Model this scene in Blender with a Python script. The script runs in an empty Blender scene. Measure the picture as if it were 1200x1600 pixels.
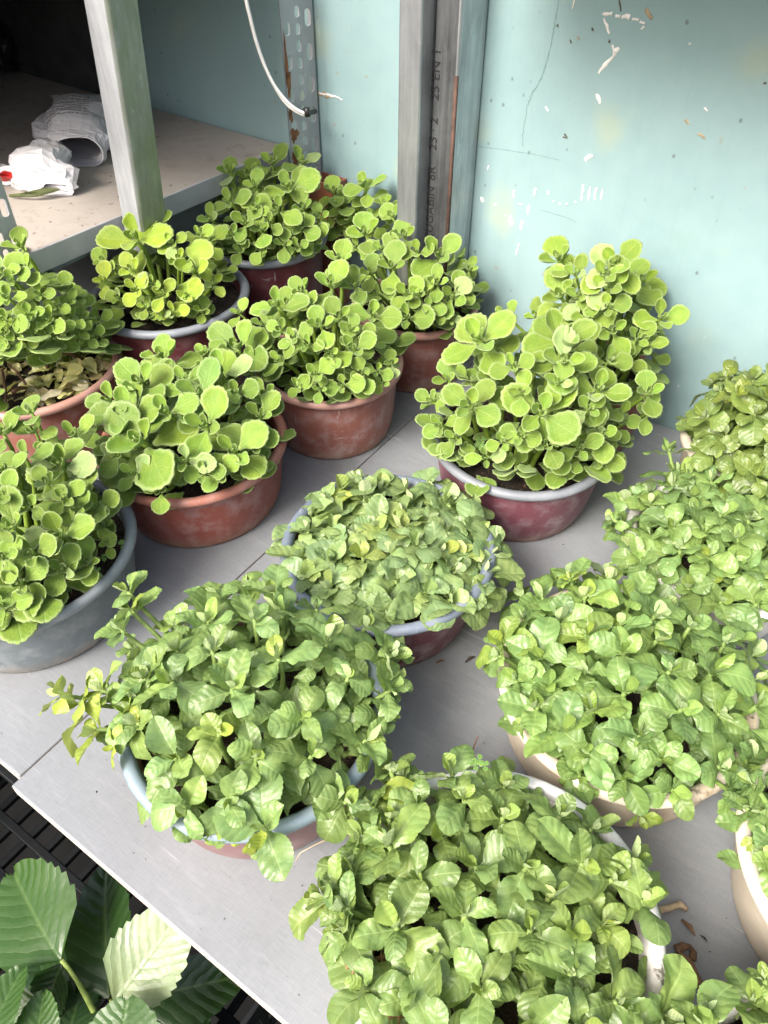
import bpy, bmesh, math, random
import numpy as np
from math import sin, cos, pi, radians, sqrt, atan2, exp, hypot
from mathutils import Vector, Matrix

random.seed(7)
rng = random.Random(11)
S = bpy.context.scene
COL = S.collection

# ------------------------------------------------------------------ camera, sky, sun, exposure
CAM_H, TILT, FPX = 0.80, 44.0, 1200.0            # height above the table top, degrees below level, focal length in photo pixels
cam_d = bpy.data.cameras.new('camera')
cam = bpy.data.objects.new('camera', cam_d)
COL.objects.link(cam)
cam.location = (0, 0, CAM_H)
cam.rotation_euler = (radians(90 - TILT), 0, 0)
cam_d.sensor_fit = 'VERTICAL'
cam_d.sensor_height = 24.0
cam_d.lens = 24.0 * FPX / 1600.0
cam_d.clip_start = 0.02
cam_d.clip_end = 200.0
S.camera = cam

SUN_AZ, SUN_EL = radians(-134), radians(45)        # azimuth from +Y, positive towards +X
world = bpy.data.worlds.new('World')
S.world = world
world.use_nodes = True
wn_ = world.node_tree
sky = wn_.nodes.new('ShaderNodeTexSky')
sky.sky_type = 'NISHITA'
sky.sun_disc = False
sky.sun_elevation = SUN_EL
sky.sun_rotation = SUN_AZ
sky.air_density = 0.7
sky.dust_density = 6.0
sky.ozone_density = 0.6
wn_.nodes['Background'].inputs['Strength'].default_value = 0.15
wn_.links.new(sky.outputs[0], wn_.nodes['Background'].inputs['Color'])

sun_d = bpy.data.lights.new('sun', 'SUN')
sun_d.energy = 2.0
sun_d.angle = radians(26)
sun_d.color = (1.0, 0.975, 0.945)
sun = bpy.data.objects.new('sun', sun_d)
COL.objects.link(sun)
sdir = Vector((sin(SUN_AZ) * cos(SUN_EL), cos(SUN_AZ) * cos(SUN_EL), sin(SUN_EL)))
sun.rotation_euler = sdir.to_track_quat('Z', 'Y').to_euler()
sun.location = sdir * 5

S.view_settings.view_transform = 'Standard'
S.view_settings.look = 'None'
S.view_settings.gamma = 1.0
S.view_settings.use_curve_mapping = False
S.view_settings.exposure = 1.22

# ------------------------------------------------------------------ geometry of the place
_t = radians(TILT)
CF, CR = np.array([0, cos(_t), -sin(_t)]), np.array([1.0, 0, 0])
CU = np.cross(CR, CF)
EYE = np.array([0, 0, CAM_H])
def ray(px, py):
    d = CF * FPX + CR * (px - 600) - CU * (py - 800)
    return d / np.linalg.norm(d)
def at_z(px, py, z=0.0):
    d = ray(px, py)
    return EYE + d * ((z - CAM_H) / d[2])
def proj(P):
    v = np.asarray(P, float) - EYE
    k = v @ CF
    return 600 + FPX * (v @ CR) / k, 800 - FPX * (v @ CU) / k
# the wall runs along E, its normal N points at the viewer; W0 is a point of its foot
WA = radians(-37)
E = np.array([cos(WA), sin(WA), 0])
N = np.array([sin(WA), -cos(WA), 0])
W0 = at_z(1040, 657)
UP = np.array([0, 0, 1.0])
def wp(al, wd, z=0.0):                              # along the wall, off the wall, height
    q = W0 + E * al + N * wd
    return np.array([q[0], q[1], z])
def on_wall(px, py, off=0.0):
    d = ray(px, py)
    return EYE + d * (((W0 + N * off - EYE) @ N) / (d @ N))
def wall_al(P): return (np.asarray(P) - W0) @ E
def wall_d(P): return (np.asarray(P) - W0) @ N

# ------------------------------------------------------------------ object helpers
def link(o, parent=None):
    COL.objects.link(o)
    if parent is not None:
        o.parent = parent
    return o
def tag(o, label=None, cat=None, group=None, kind=None):
    if label: o['label'] = label
    if cat: o['category'] = cat
    if group: o['group'] = group
    if kind: o['kind'] = kind
    return o
def empty(name, loc, label, cat, group=None):
    o = bpy.data.objects.new(name, None)
    o.empty_display_size = 0.02
    o.location = loc
    link(o)
    return tag(o, label, cat, group)
def mesh_of(name, verts, faces, mats, smooth=True, fm=None):
    me = bpy.data.meshes.new(name)
    me.from_pydata([tuple(map(float, v)) for v in verts], [], faces)
    for m in (mats if isinstance(mats, (list, tuple)) else [mats]):
        me.materials.append(m)
    if fm: me.polygons.foreach_set('material_index', fm)
    if smooth: me.polygons.foreach_set('use_smooth', [True] * len(me.polygons))
    me.update()
    return me
def obj(name, me, parent=None, loc=None):
    o = bpy.data.objects.new(name, me)
    if loc is not None: o.location = loc
    return link(o, parent)
class MB:
    """Collects boxes, tubes and lathes into one mesh."""
    def __init__(s): s.v, s.f = [], []
    def add(s, vs, fs):
        b = len(s.v)
        s.v += [tuple(map(float, v)) for v in vs]
        s.f += [tuple(b + i for i in f) for f in fs]
        return s
    def obox(s, c, ax, ay, az):
        c, ax, ay, az = map(np.asarray, (c, ax, ay, az))
        vs = [c + ax * x + ay * y + az * z for x in (-1, 1) for y in (-1, 1) for z in (-1, 1)]
        return s.add(vs, [(0, 1, 3, 2), (4, 6, 7, 5), (0, 4, 5, 1), (2, 3, 7, 6), (0, 2, 6, 4), (1, 5, 7, 3)])
    def wbox(s, a0, a1, d0, d1, z0, z1):
        c = (wp(a0, d0, z0) + wp(a1, d1, z1)) / 2
        return s.obox(c, E * (a1 - a0) / 2, N * (d1 - d0) / 2, UP * (z1 - z0) / 2)
    def tube(s, pts, rad, n=6, cap=True):
        pts = [np.asarray(p, float) for p in pts]
        m = len(pts)
        rad = rad if isinstance(rad, (list, tuple)) else [rad] * m
        vs, fs = [], []
        ref = None
        for i, p in enumerate(pts):
            t = pts[min(i + 1, m - 1)] - pts[max(i - 1, 0)]
            t = t / (np.linalg.norm(t) + 1e-12)
            if ref is None:
                ref = np.cross(t, [0, 0, 1.0])
                if np.linalg.norm(ref) < 0.1: ref = np.cross(t, [1.0, 0, 0])
            ref = ref - t * (ref @ t)
            ref = ref / (np.linalg.norm(ref) + 1e-12)
            b = np.cross(t, ref)
            for k in range(n):
                a = 2 * pi * k / n
                vs.append(p + (ref * cos(a) + b * sin(a)) * rad[i])
        for i in range(m - 1):
            for k in range(n):
                fs.append((i * n + k, i * n + (k + 1) % n, (i + 1) * n + (k + 1) % n, (i + 1) * n + k))
        if cap:
            fs.append(tuple(range(n - 1, -1, -1)))
            fs.append(tuple((m - 1) * n + k for k in range(n)))
        return s.add(vs, fs)
    def lathe(s, prof, n=48, c=(0, 0), wob=None, close=False):
        vs, fs = [], []
        m = len(prof)
        for r, z in prof:
            for k in range(n):
                a = 2 * pi * k / n
                w = 1.0 if wob is None else wob(a)
                vs.append((c[0] + r * w * cos(a), c[1] + r * w * sin(a), z))
        for i in range(m - 1 + (1 if close else 0)):
            j = (i + 1) % m
            for k in range(n):
                fs.append((i * n + k, i * n + (k + 1) % n, j * n + (k + 1) % n, j * n + k))
        return s.add(vs, fs)
    def build(s, name, mat, parent=None, smooth=True, loc=None, bevel=0, origin=None):
        vs = s.v if origin is None else [np.asarray(v) - np.asarray(origin) for v in s.v]
        me = mesh_of(name, vs, s.f, mat, smooth)
        if bevel:
            bm = bmesh.new(); bm.from_mesh(me)
            ed = [e for e in bm.edges if len(e.link_faces) == 2 and e.calc_face_angle(0) > 0.6]
            bmesh.ops.bevel(bm, geom=ed, offset=bevel, segments=2, profile=0.5, affect='EDGES')
            bm.to_mesh(me); bm.free()
        o = obj(name, me, parent, loc if origin is None else origin)
        return o

# ------------------------------------------------------------------ materials
def mat(name):
    m = bpy.data.materials.new(name)
    m.use_nodes = True
    nt = m.node_tree
    return m, nt, nt.nodes['Principled BSDF']
class G:
    """Small node-graph helper."""
    def __init__(s, nt): s.nt = nt
    def n(s, typ, **kw):
        nd = s.nt.nodes.new(typ)
        for k, v in kw.items(): setattr(nd, k, v)
        return nd
    def put(s, sock, v):
        if hasattr(v, 'links') or hasattr(v, 'is_linked'): s.nt.links.new(v, sock)
        else:
            if sock.type == 'RGBA' and len(v) == 3: v = (*v, 1)
            sock.default_value = v
    def math(s, op, a, b=0.0, c=None, clamp=False):
        nd = s.n('ShaderNodeMath', operation=op, use_clamp=clamp)
        s.put(nd.inputs[0], a); s.put(nd.inputs[1], b)
        if c is not None: s.put(nd.inputs[2], c)
        return nd.outputs[0]
    def mix(s, fac, a, b, mode='MIX'):
        nd = s.n('ShaderNodeMix', data_type='RGBA', blend_type=mode)
        s.put(nd.inputs['Factor'], fac); s.put(nd.inputs[6], a); s.put(nd.inputs[7], b)
        return nd.outputs[2]
    def noise(s, vec, scale, detail=4.0, rough=0.55, dist=0.0, out=0):
        nd = s.n('ShaderNodeTexNoise')
        if vec is not None: s.put(nd.inputs['Vector'], vec)
        nd.inputs['Scale'].default_value = scale
        nd.inputs['Detail'].default_value = detail
        nd.inputs['Roughness'].default_value = rough
        nd.inputs['Distortion'].default_value = dist
        return nd.outputs[out]
    def ramp(s, fac, lo, hi, a=0.0, b=1.0):
        nd = s.n('ShaderNodeMapRange')
        nd.clamp = True
        s.put(nd.inputs[0], fac)
        nd.inputs[1].default_value, nd.inputs[2].default_value = lo, hi
        nd.inputs[3].default_value, nd.inputs[4].default_value = a, b
        return nd.outputs[0]
    def mapv(s, vec, scale=(1, 1, 1), loc=(0, 0, 0), rot=(0, 0, 0)):
        nd = s.n('ShaderNodeMapping')
        s.put(nd.inputs[0], vec)
        nd.inputs['Location'].default_value = loc
        nd.inputs['Rotation'].default_value = rot
        nd.inputs['Scale'].default_value = scale
        return nd.outputs[0]
    def coord(s, which='Object'): return s.n('ShaderNodeTexCoord').outputs[which]
    def bump(s, h, strength=0.3, dist=0.002, normal=None):
        nd = s.n('ShaderNodeBump')
        nd.inputs['Strength'].default_value = strength
        nd.inputs['Distance'].default_value = dist
        s.put(nd.inputs['Height'], h)
        if normal is not None: s.put(nd.inputs['Normal'], normal)
        return nd.outputs[0]
def simple(name, col, rough=0.6, metal=0.0, var=0.15, scale=20, bump=0.0):
    m, nt, p = mat(name); g = G(nt)
    c = g.coord()
    f = g.noise(c, scale, 5)
    g.put(p.inputs['Base Color'], g.mix(g.ramp(f, 0.3, 0.7), tuple(x * (1 - var) for x in col), tuple(min(1, x * (1 + var)) for x in col)))
    p.inputs['Roughness'].default_value = rough
    p.inputs['Metallic'].default_value = metal
    if bump: g.put(p.inputs['Normal'], g.bump(g.noise(c, scale * 3, 6), bump))
    return m

def leaf_material(name, kind):
    """Colour comes from each leaf object's own colour; veins and pale margins from its shape coordinates."""
    m, nt, p = mat(name); g = G(nt)
    oi = g.n('ShaderNodeObjectInfo')
    uv = g.n('ShaderNodeUVMap').outputs[0]
    sep = g.n('ShaderNodeSeparateXYZ'); g.put(sep.inputs[0], uv)
    u, v = sep.outputs[0], sep.outputs[1]
    off = g.n('ShaderNodeVectorMath', operation='ADD')
    g.put(off.inputs[0], uv)
    cmb = g.n('ShaderNodeCombineXYZ')
    g.put(cmb.inputs[0], g.math('MULTIPLY', oi.outputs['Random'], 37.0)); g.put(cmb.inputs[1], g.math('MULTIPLY', oi.outputs['Random'], 91.0))
    g.put(off.inputs[1], cmb.outputs[0])
    uvr = off.outputs[0]
    base = oi.outputs['Color']
    s = g.math('ABSOLUTE', g.math('SUBTRACT', u, 0.5))          # distance from the midrib
    warp = g.noise(uvr, 5.0, 2)
    if kind == 'succulent':
        at = g.n('ShaderNodeAttribute', attribute_name='edge').outputs['Fac']
        n1 = g.noise(uvr, 3.0, 3)
        c = g.mix(g.ramp(n1, 0.3, 0.7), g.mix(0.9, base, (0.72, 0.88, 0.7), 'MULTIPLY'), g.mix(1.0, base, (1.1, 1.06, 1.0), 'MULTIPLY'))
        c = g.mix(g.ramp(at, 0.78, 1.0, 0, 0.52), c, g.mix(0.55, base, (0.66, 0.74, 0.42)))   # pale woolly margin
        vv = g.math('ADD', g.math('MULTIPLY', v, 6.0), g.math('MULTIPLY', s, -7.0))
        vein = g.ramp(g.math('ABSOLUTE', g.math('SUBTRACT', g.math('FRACT', vv), 0.5)), 0.0, 0.12, 1, 0)
        mid = g.ramp(s, 0.0, 0.035, 1, 0)
        vein = g.math('MAXIMUM', g.math('MULTIPLY', vein, 0.5), mid)
        c = g.mix(g.math('MULTIPLY', vein, 0.10), c, (0.5, 0.6, 0.3))
        fine = g.noise(uvr, 38.0, 3)
        c = g.mix(g.ramp(fine, 0.52, 0.75, 0, 0.22), c, (0.6, 0.68, 0.45))                     # fine hairs
        scar = g.math('MULTIPLY', g.ramp(g.noise(uvr, 14.0, 4, 0.6), 0.69, 0.74), g.ramp(oi.outputs['Random'], 0.55, 0.6))
        c = g.mix(g.math('MULTIPLY', scar, 0.6), c, (0.22, 0.19, 0.06))                       # scars and brown flecks on some leaves
        tipb = g.math('MULTIPLY', g.math('MULTIPLY', g.ramp(at, 0.9, 1.0), g.ramp(g.noise(uvr, 4.0, 2), 0.60, 0.68)), g.ramp(oi.outputs['Random'], 0.3, 0.2))
        c = g.mix(g.math('MULTIPLY', tipb, 0.7), c, (0.25, 0.18, 0.06))
        h = g.math('SUBTRACT', g.math('ADD', g.math('MULTIPLY', g.noise(uvr, 22.0, 4), 0.8), g.math('MULTIPLY', fine, 0.35)), g.math('MULTIPLY', vein, 0.35))
        g.put(p.inputs['Normal'], g.bump(h, 0.50, 0.0026))
        p.inputs['Roughness'].default_value = 0.46
        p.inputs['Specular IOR Level'].default_value = 0.35
        p.inputs['Sheen Weight'].default_value = 0.30
        p.inputs['Sheen Roughness'].default_value = 0.45
        p.inputs['Sheen Tint'].default_value = (0.85, 1.0, 0.7, 1)
        tr = 0.22
    else:
        nv = 6.0 if kind == 'leafy' else 8.0
        vv = g.math('ADD', g.math('MULTIPLY', v, nv), g.math('MULTIPLY', s, -nv * 0.9) if kind == 'strawberry' else g.math('MULTIPLY', g.math('POWER', g.math('DIVIDE', s, 0.33), 1.35), -nv * 0.20))
        vv = g.math('ADD', vv, g.math('MULTIPLY', g.math('SUBTRACT', warp, 0.5), 0.8 if kind == 'leafy' else 0.9))
        d = g.math('ABSOLUTE', g.math('SUBTRACT', g.math('FRACT', vv), 0.5))
        d = g.math('SUBTRACT', 0.5, d)
        vein = g.ramp(d, 0.0, 0.075 if kind == 'leafy' else 0.06, 1, 0)
        mid = g.ramp(s, 0.004, 0.026, 1, 0)
        vein = g.math('MAXIMUM', g.math('MULTIPLY', vein, 0.40), mid)
        n1 = g.noise(uvr, 3.5, 3)
        c = g.mix(g.ramp(n1, 0.3, 0.72), g.mix(1.0, base, (0.84, 0.90, 0.9), 'MULTIPLY'), g.mix(1.0, base, (1.12, 1.06, 1.0), 'MULTIPLY'))
        pale = (0.52, 0.62, 0.24) if kind == 'leafy' else (0.30, 0.44, 0.14)
        c = g.mix(g.math('MULTIPLY', vein, 0.34 if kind == 'leafy' else 0.22), c, g.mix(0.5, base, pale))
        spots = g.noise(uvr, 9.0, 4)
        c = g.mix(g.ramp(spots, 0.70, 0.82, 0, 0.35), c, g.mix(0.5, base, (0.45, 0.42, 0.10)))  # yellowed flecks
        cell = g.n('ShaderNodeTexVoronoi'); g.put(cell.inputs['Vector'], uvr); cell.inputs['Scale'].default_value = 22.0
        h = g.math('SUBTRACT', g.math('ADD', g.math('MULTIPLY', g.math('SQRT', g.math('MULTIPLY', d, 2.0)), 1.0), g.math('MULTIPLY', cell.outputs['Distance'], 0.25)), g.math('MULTIPLY', mid, 0.8))
        g.put(p.inputs['Normal'], g.bump(h, 0.19 if kind == 'leafy' else 0.20, 0.0030))
        g.put(p.inputs['Roughness'], g.ramp(n1, 0.3, 0.7, 0.30, 0.46))
        p.inputs['Specular IOR Level'].default_value = 0.5
        tr = 0.20
    geo = g.n('ShaderNodeNewGeometry')
    back = (0.75, 0.85, 0.60) if kind != 'strawberry' else (0.6, 0.75, 0.45)
    if kind != 'succulent':
        c = g.mix(g.math('MULTIPLY', geo.outputs['Backfacing'], 0.28 if kind == 'leafy' else 0.08), c, back)
    g.put(p.inputs['Base Color'], c)
    tl = g.n('ShaderNodeBsdfTranslucent')
    g.put(tl.inputs['Color'], g.mix(1.0, c, (1.15, 1.15, 0.45), 'MULTIPLY'))
    mx = g.n('ShaderNodeMixShader')
    mx.inputs[0].default_value = tr
    nt.links.new(p.outputs[0], mx.inputs[1]); nt.links.new(tl.outputs[0], mx.inputs[2])
    nt.links.new(mx.outputs[0], nt.nodes['Material Output'].inputs['Surface'])
    return m
M_SUC = leaf_material('succulent leaf', 'succulent')
M_LEAFY = leaf_material('crinkled leaf', 'leafy')
M_STRAW = leaf_material('strawberry leaf', 'strawberry')

def stem_material():
    m, nt, p = mat('stem'); g = G(nt)
    oi = g.n('ShaderNodeObjectInfo')
    f = g.noise(g.coord(), 90, 4)
    g.put(p.inputs['Base Color'], g.mix(g.ramp(f, 0.35, 0.7), oi.outputs['Color'], g.mix(1.0, oi.outputs['Color'], (0.6, 0.65, 0.5), 'MULTIPLY')))
    p.inputs['Roughness'].default_value = 0.6
    g.put(p.inputs['Normal'], g.bump(f, 0.3))
    return m
M_STEM = stem_material()

def soil_material():
    m, nt, p = mat('potting soil'); g = G(nt)
    c = g.coord()
    f = g.noise(c, 60, 8, 0.7); f2 = g.noise(c, 240, 4)
    col = g.mix(g.ramp(f, 0.35, 0.65), (0.010, 0.007, 0.005), (0.045, 0.028, 0.016))
    col = g.mix(g.ramp(f2, 0.62, 0.72), col, (0.15, 0.09, 0.045))
    g.put(p.inputs['Base Color'], col)
    p.inputs['Roughness'].default_value = 0.95
    g.put(p.inputs['Normal'], g.bump(g.math('ADD', f, g.math('MULTIPLY', f2, 0.5)), 1.0, 0.006))
    return m
M_SOIL = soil_material()

def pot_material(name, col, dust=(0.55, 0.48, 0.44), dusty=0.35, rough=0.42, bottom=(0.45, 0.33, 0.22), height=0.11):
    """Plastic, with its wear: rubbed patches, fine scratches, a tide mark of dirt at the foot."""
    m, nt, p = mat(name); g = G(nt)
    c = g.coord()
    n1 = g.noise(c, 9, 6, 0.6); n2 = g.noise(c, 38, 6, 0.65)
    col1 = g.mix(g.ramp(n1, 0.3, 0.72), tuple(x * 0.82 for x in col), tuple(min(1, x * 1.18) for x in col))
    pat = g.math('MULTIPLY', g.ramp(n2, 0.45, 0.70), g.ramp(g.noise(c, 5, 3), 0.38, 0.66), clamp=True)
    col2 = g.mix(g.math('MULTIPLY', pat, min(1, dusty + 0.2)), col1, dust)
    st = g.noise(g.mapv(c, (30, 30, 150), rot=(0.5, 0.3, 0)), 1.0, 3, 0.5)
    scr = g.ramp(st, 0.68, 0.74)
    st2 = g.noise(g.mapv(c, (160, 22, 30), rot=(0.2, 0.9, 0.4)), 1.0, 2, 0.5)
    scr = g.math('MAXIMUM', scr, g.ramp(st2, 0.70, 0.76))
    scr = g.math('MULTIPLY', scr, g.ramp(g.noise(c, 13, 2), 0.46, 0.6))
    col3 = g.mix(g.math('MULTIPLY', scr, 0.7), col2, tuple(min(1, x * 0.5 + 0.36) for x in col))
    sep = g.n('ShaderNodeSeparateXYZ'); g.put(sep.inputs[0], c)
    foot = g.math('MULTIPLY', g.ramp(sep.outputs[2], 0.0, height * 0.28, 1, 0), g.ramp(n2, 0.3, 0.7))
    col4 = g.mix(g.math('MULTIPLY', foot, 0.75), col3, bottom)
    if col[0] > 0.5:
        sn = g.math('MULTIPLY', g.ramp(g.noise(g.mapv(c, (1, 1, 0.45)), 16, 6, 0.65), 0.50, 0.66), g.ramp(g.noise(c, 4, 2), 0.40, 0.60))
        col4 = g.mix(g.math('MULTIPLY', sn, 0.65), col4, (0.28, 0.18, 0.09))
        sk = g.math('MULTIPLY', g.ramp(g.noise(g.mapv(c, (1, 1, 0.6)), 75, 4, 0.6), 0.60, 0.66), g.ramp(g.noise(c, 7, 2), 0.48, 0.60))
        col4 = g.mix(g.math('MULTIPLY', sk, 0.8), col4, (0.05, 0.035, 0.02))
    spk = g.ramp(g.noise(c, 170, 3), 0.69, 0.74)
    col5 = g.mix(g.math('MULTIPLY', spk, 0.45), col4, tuple(x * 0.35 for x in col))
    g.put(p.inputs['Base Color'], col5)
    g.put(p.inputs['Roughness'], g.ramp(n2, 0.3, 0.7, rough - 0.08, rough + 0.22))
    g.put(p.inputs['Normal'], g.bump(g.math('ADD', n2, g.math('MULTIPLY', scr, 0.5)), 0.12, 0.002))
    return m

# ------------------------------------------------------------------ the setting
def ground_():
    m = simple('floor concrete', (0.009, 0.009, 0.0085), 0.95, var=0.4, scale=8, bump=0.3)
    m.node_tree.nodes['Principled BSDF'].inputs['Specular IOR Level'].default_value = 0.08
    me = mesh_of('ground', [(-40, -40, -0.72), (40, -40, -0.72), (40, 40, -0.72), (-40, 40, -0.72)], [(0, 1, 2, 3)], m)
    tag(obj('ground', me), kind='structure')
ground_()

def wall_material():
    m, nt, p = mat('teal wall paint'); g = G(nt)
    c = g.coord()                                            # x along the wall, y up
    n1 = g.noise(c, 3.0, 6, 0.6); n2 = g.noise(c, 30, 6, 0.6)
    col = g.mix(g.ramp(n1, 0.3, 0.7), (0.208, 0.322, 0.328), (0.254, 0.372, 0.377))
    col = g.mix(g.ramp(n2, 0.35, 0.75, 0, 0.25), col, (0.295, 0.415, 0.415))
    # brush streaks, mostly upright
    stv = g.noise(g.mapv(c, (140, 5, 1)), 1.0, 4, 0.6)
    col = g.mix(g.ramp(stv, 0.54, 0.8, 0, 0.28), col, (0.20, 0.30, 0.30))
    # old filler patches showing ochre
    vo = g.n('ShaderNodeTexVoronoi'); vo.inputs['Scale'].default_value = 7.0; vo.inputs['Randomness'].default_value = 1.0
    g.put(vo.inputs['Vector'], g.mix(0.10, c, g.noise(c, 9, 4, out=1)))
    blot = g.math('MULTIPLY', g.ramp(vo.outputs['Distance'], 0.10, 0.26, 1, 0), g.ramp(g.noise(c, 2.6, 2), 0.42, 0.52))
    col = g.mix(g.math('MULTIPLY', blot, 0.34), col, (0.40, 0.42, 0.235))
    # dark specks and little stains
    vs = g.n('ShaderNodeTexVoronoi'); vs.inputs['Scale'].default_value = 42.0
    g.put(vs.inputs['Vector'], g.mapv(c, (1, 0.8, 1), rot=(0, 0, 0.4)))
    vcol = g.n('ShaderNodeSeparateColor'); g.put(vcol.inputs[0], vs.outputs['Color'])
    spk = g.math('MULTIPLY', g.ramp(vs.outputs['Distance'], 0.05, 0.13, 1, 0), g.ramp(vcol.outputs[0], 0.66, 0.70))
    col = g.mix(g.math('MULTIPLY', spk, 0.75), col, (0.09, 0.12, 0.10))
    vs2 = g.n('ShaderNodeTexVoronoi'); vs2.inputs['Scale'].default_value = 26.0
    g.put(vs2.inputs['Vector'], g.mapv(c, (1, 0.55, 1), rot=(0, 0, -0.5), loc=(3.3, 1, 0)))
    vcol2 = g.n('ShaderNodeSeparateColor'); g.put(vcol2.inputs[0], vs2.outputs['Color'])
    spw = g.math('MULTIPLY', g.ramp(vs2.outputs['Distance'], 0.03, 0.08, 1, 0), g.ramp(vcol2.outputs[1], 0.80, 0.82))
    col = g.mix(g.math('MULTIPLY', spw, 0.85), col, (0.72, 0.70, 0.64))
    # brown splashes low down and near the rack
    sp3 = g.math('MULTIPLY', g.ramp(g.noise(c, 55, 3, 0.5), 0.66, 0.74), g.ramp(g.noise(c, 4, 2), 0.5, 0.62))
    col = g.mix(g.math('MULTIPLY', sp3, 0.7), col, (0.26, 0.23, 0.13))
    # grime runs
    run = g.math('MULTIPLY', g.ramp(g.noise(g.mapv(c, (26, 2.0, 1)), 1.0, 5), 0.52, 0.75), g.ramp(g.noise(c, 2.0, 2), 0.4, 0.7))
    col = g.mix(g.math('MULTIPLY', run, 0.22), col, (0.17, 0.235, 0.21))
    g.put(p.inputs['Base Color'], col)
    g.put(p.inputs['Roughness'], g.ramp(n2, 0.3, 0.7, 0.48, 0.7))
    h = g.math('ADD', g.math('MULTIPLY', stv, 0.5), g.math('ADD', g.math('MULTIPLY', n2, 0.6), g.math('MULTIPLY', g.noise(c, 160, 3), 0.25)))
    g.put(p.inputs['Normal'], g.bump(h, 0.35, 0.003))
    return m
M_WALL = wall_material()
WALL_M = Matrix(((E[0], 0, N[0], W0[0]), (E[1], 0, N[1], W0[1]), (0, 1, 0, 0), (0, 0, 0, 1)))
def wall_local(P):
    q = np.asarray(P) - W0
    return np.array([q @ E, P[2], q @ N])
def wall_():
    me = mesh_of('wall', [], [], M_WALL)
    b = MB()
    b.add([(x, y, z) for x in (-2.6, 2.4) for y in (-0.72, 2.0) for z in (-0.1, 0)], [(0, 1, 3, 2), (4, 6, 7, 5), (0, 4, 5, 1), (2, 3, 7, 6), (0, 2, 6, 4), (1, 5, 7, 3)])
    me = mesh_of('wall', b.v, b.f, M_WALL, False)
    w = obj('wall', me)
    w.matrix_world = WALL_M
    tag(w, 'teal painted masonry wall with chips, cracks and stains behind the table', 'wall')
    chip_m = simple('bare plaster', (0.72, 0.70, 0.66), 0.85, var=0.12, scale=90, bump=0.4)
    dark_m = simple('dirt mark', (0.10, 0.10, 0.075), 0.9, var=0.3, scale=120)
    tan_m = simple('tan filler', (0.36, 0.29, 0.19), 0.9, var=0.3, scale=120)
    crack_m = simple('crack', (0.15, 0.24, 0.235), 0.9, var=0.3, scale=150)
    r = random.Random(4)
    def blob(pts_px, width, mt, name='paint_chip', th=0.0011):
        """a ragged strip along a line of photo points, standing proud of the paint"""
        P = [wall_local(on_wall(*p)) for p in pts_px]
        # resample
        Q = []
        for a, b_ in zip(P[:-1], P[1:]):
            L = np.linalg.norm(b_ - a); k = max(1, int(L / 0.004))
            Q += [a + (b_ - a) * i / k for i in range(k)]
        Q.append(P[-1])
        vs, fs = [], []
        m = len(Q)
        for i, q in enumerate(Q):
            t = Q[min(i + 1, m - 1)] - Q[max(i - 1, 0)]
            t = t / (np.linalg.norm(t) + 1e-9)
            nn = np.array([-t[1], t[0], 0])
            w_ = width * (0.55 + 0.45 * sin(pi * (i + 0.5) / m)) * r.uniform(0.55, 1.25) / 2
            jj = nn * r.uniform(-0.25, 0.25) * width
            for sgn, zz in ((-1, 0.0003), (-0.7, th), (0.7, th), (1, 0.0003)):
                vs.append(q + jj + nn * w_ * sgn + np.array([0, 0, zz]))
        for i in range(m - 1):
            for k in range(3):
                fs.append((i * 4 + k, i * 4 + k + 1, (i + 1) * 4 + k + 1, (i + 1) * 4 + k))
        o = obj(name, mesh_of(name, vs, fs, mt), w)
        return o
    # white chips, as they lie on the wall
    for pts, wd in [([(942, 20), (957, 22)], .006), ([(962, 24), (970, 25)], .004), ([(972, 25), (984, 29)], .008), ([(988, 29), (998, 32)], .004), ([(1000, 33), (1008, 37)], .003),
                    ([(944, 28), (948, 40), (952, 53)], .0035), ([(1007, 40), (1002, 46)], .003), ([(957, 70), (962, 84), (950, 97), (942, 107), (935, 114)], .0055), ([(968, 74), (961, 84)], .006),
                    ([(898, 0), (895, 14)], .0035), ([(931, 147), (938, 162)], .0055), ([(915, 251), (926, 242)], .007), ([(853, 166), (856, 174)], .0035), ([(1102, 167), (1106, 173)], .004),
                    ([(912, 288), (909, 314)], .004), ([(922, 291), (919, 313)], .0035), ([(932, 292), (929, 312)], .004), ([(942, 295), (939, 311)], .003), ([(804, 296), (801, 308)], .005),
                    ([(751, 308), (755, 316)], .006), ([(796, 337), (800, 352)], .007), ([(817, 344), (813, 358)], .005), ([(828, 320), (824, 334)], .004), ([(838, 293), (834, 305)], .004), ([(764, 258), (763, 265)], .004),
                    ([(855, 298), (858, 304)], .003), ([(810, 318), (816, 320)], .003), ([(1077, 70), (1079, 66)], .003), ([(498, 145), (520, 150), (536, 156)], .0045), ([(812, 380), (806, 398)], .003), ([(772, 319), (776, 321)], .003), ([(788, 335), (790, 338)], .003), ([(864, 315), (867, 316)], .003), ([(873, 317), (877, 318)], .003), ([(884, 318), (887, 319)], .003), ([(898, 314), (901, 316)], .003)]:
        blob(pts, wd, chip_m)
    for pts, wd in [([(1010, 13), (1014, 22), (1020, 28)], .006), ([(1069, 188), (1077, 193)], .005), ([(1090, 208), (1102, 216)], .003), ([(902, 57), (905, 62)], .003)]:
        blob(pts, wd, tan_m, 'leaf_stain')
    for pts, wd in [([(870, 39), (872, 42)], .004), ([(967, 0), (970, 18)], .0025), ([(951, 64), (954, 66)], .004), ([(925, 43), (926, 48)], .003), ([(891, 62), (893, 67)], .003), ([(1195, 128), (1197, 131)], .005), ([(882, 209), (886, 216)], .003), ([(880, 213), (884, 216)], .003)]:
        blob(pts, wd, dark_m, 'dirt_mark')
    # bare render by the perforated upright
    blob([(497, 146), (508, 149), (518, 153)], .010, tan_m, 'filler_patch', .0008)
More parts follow.
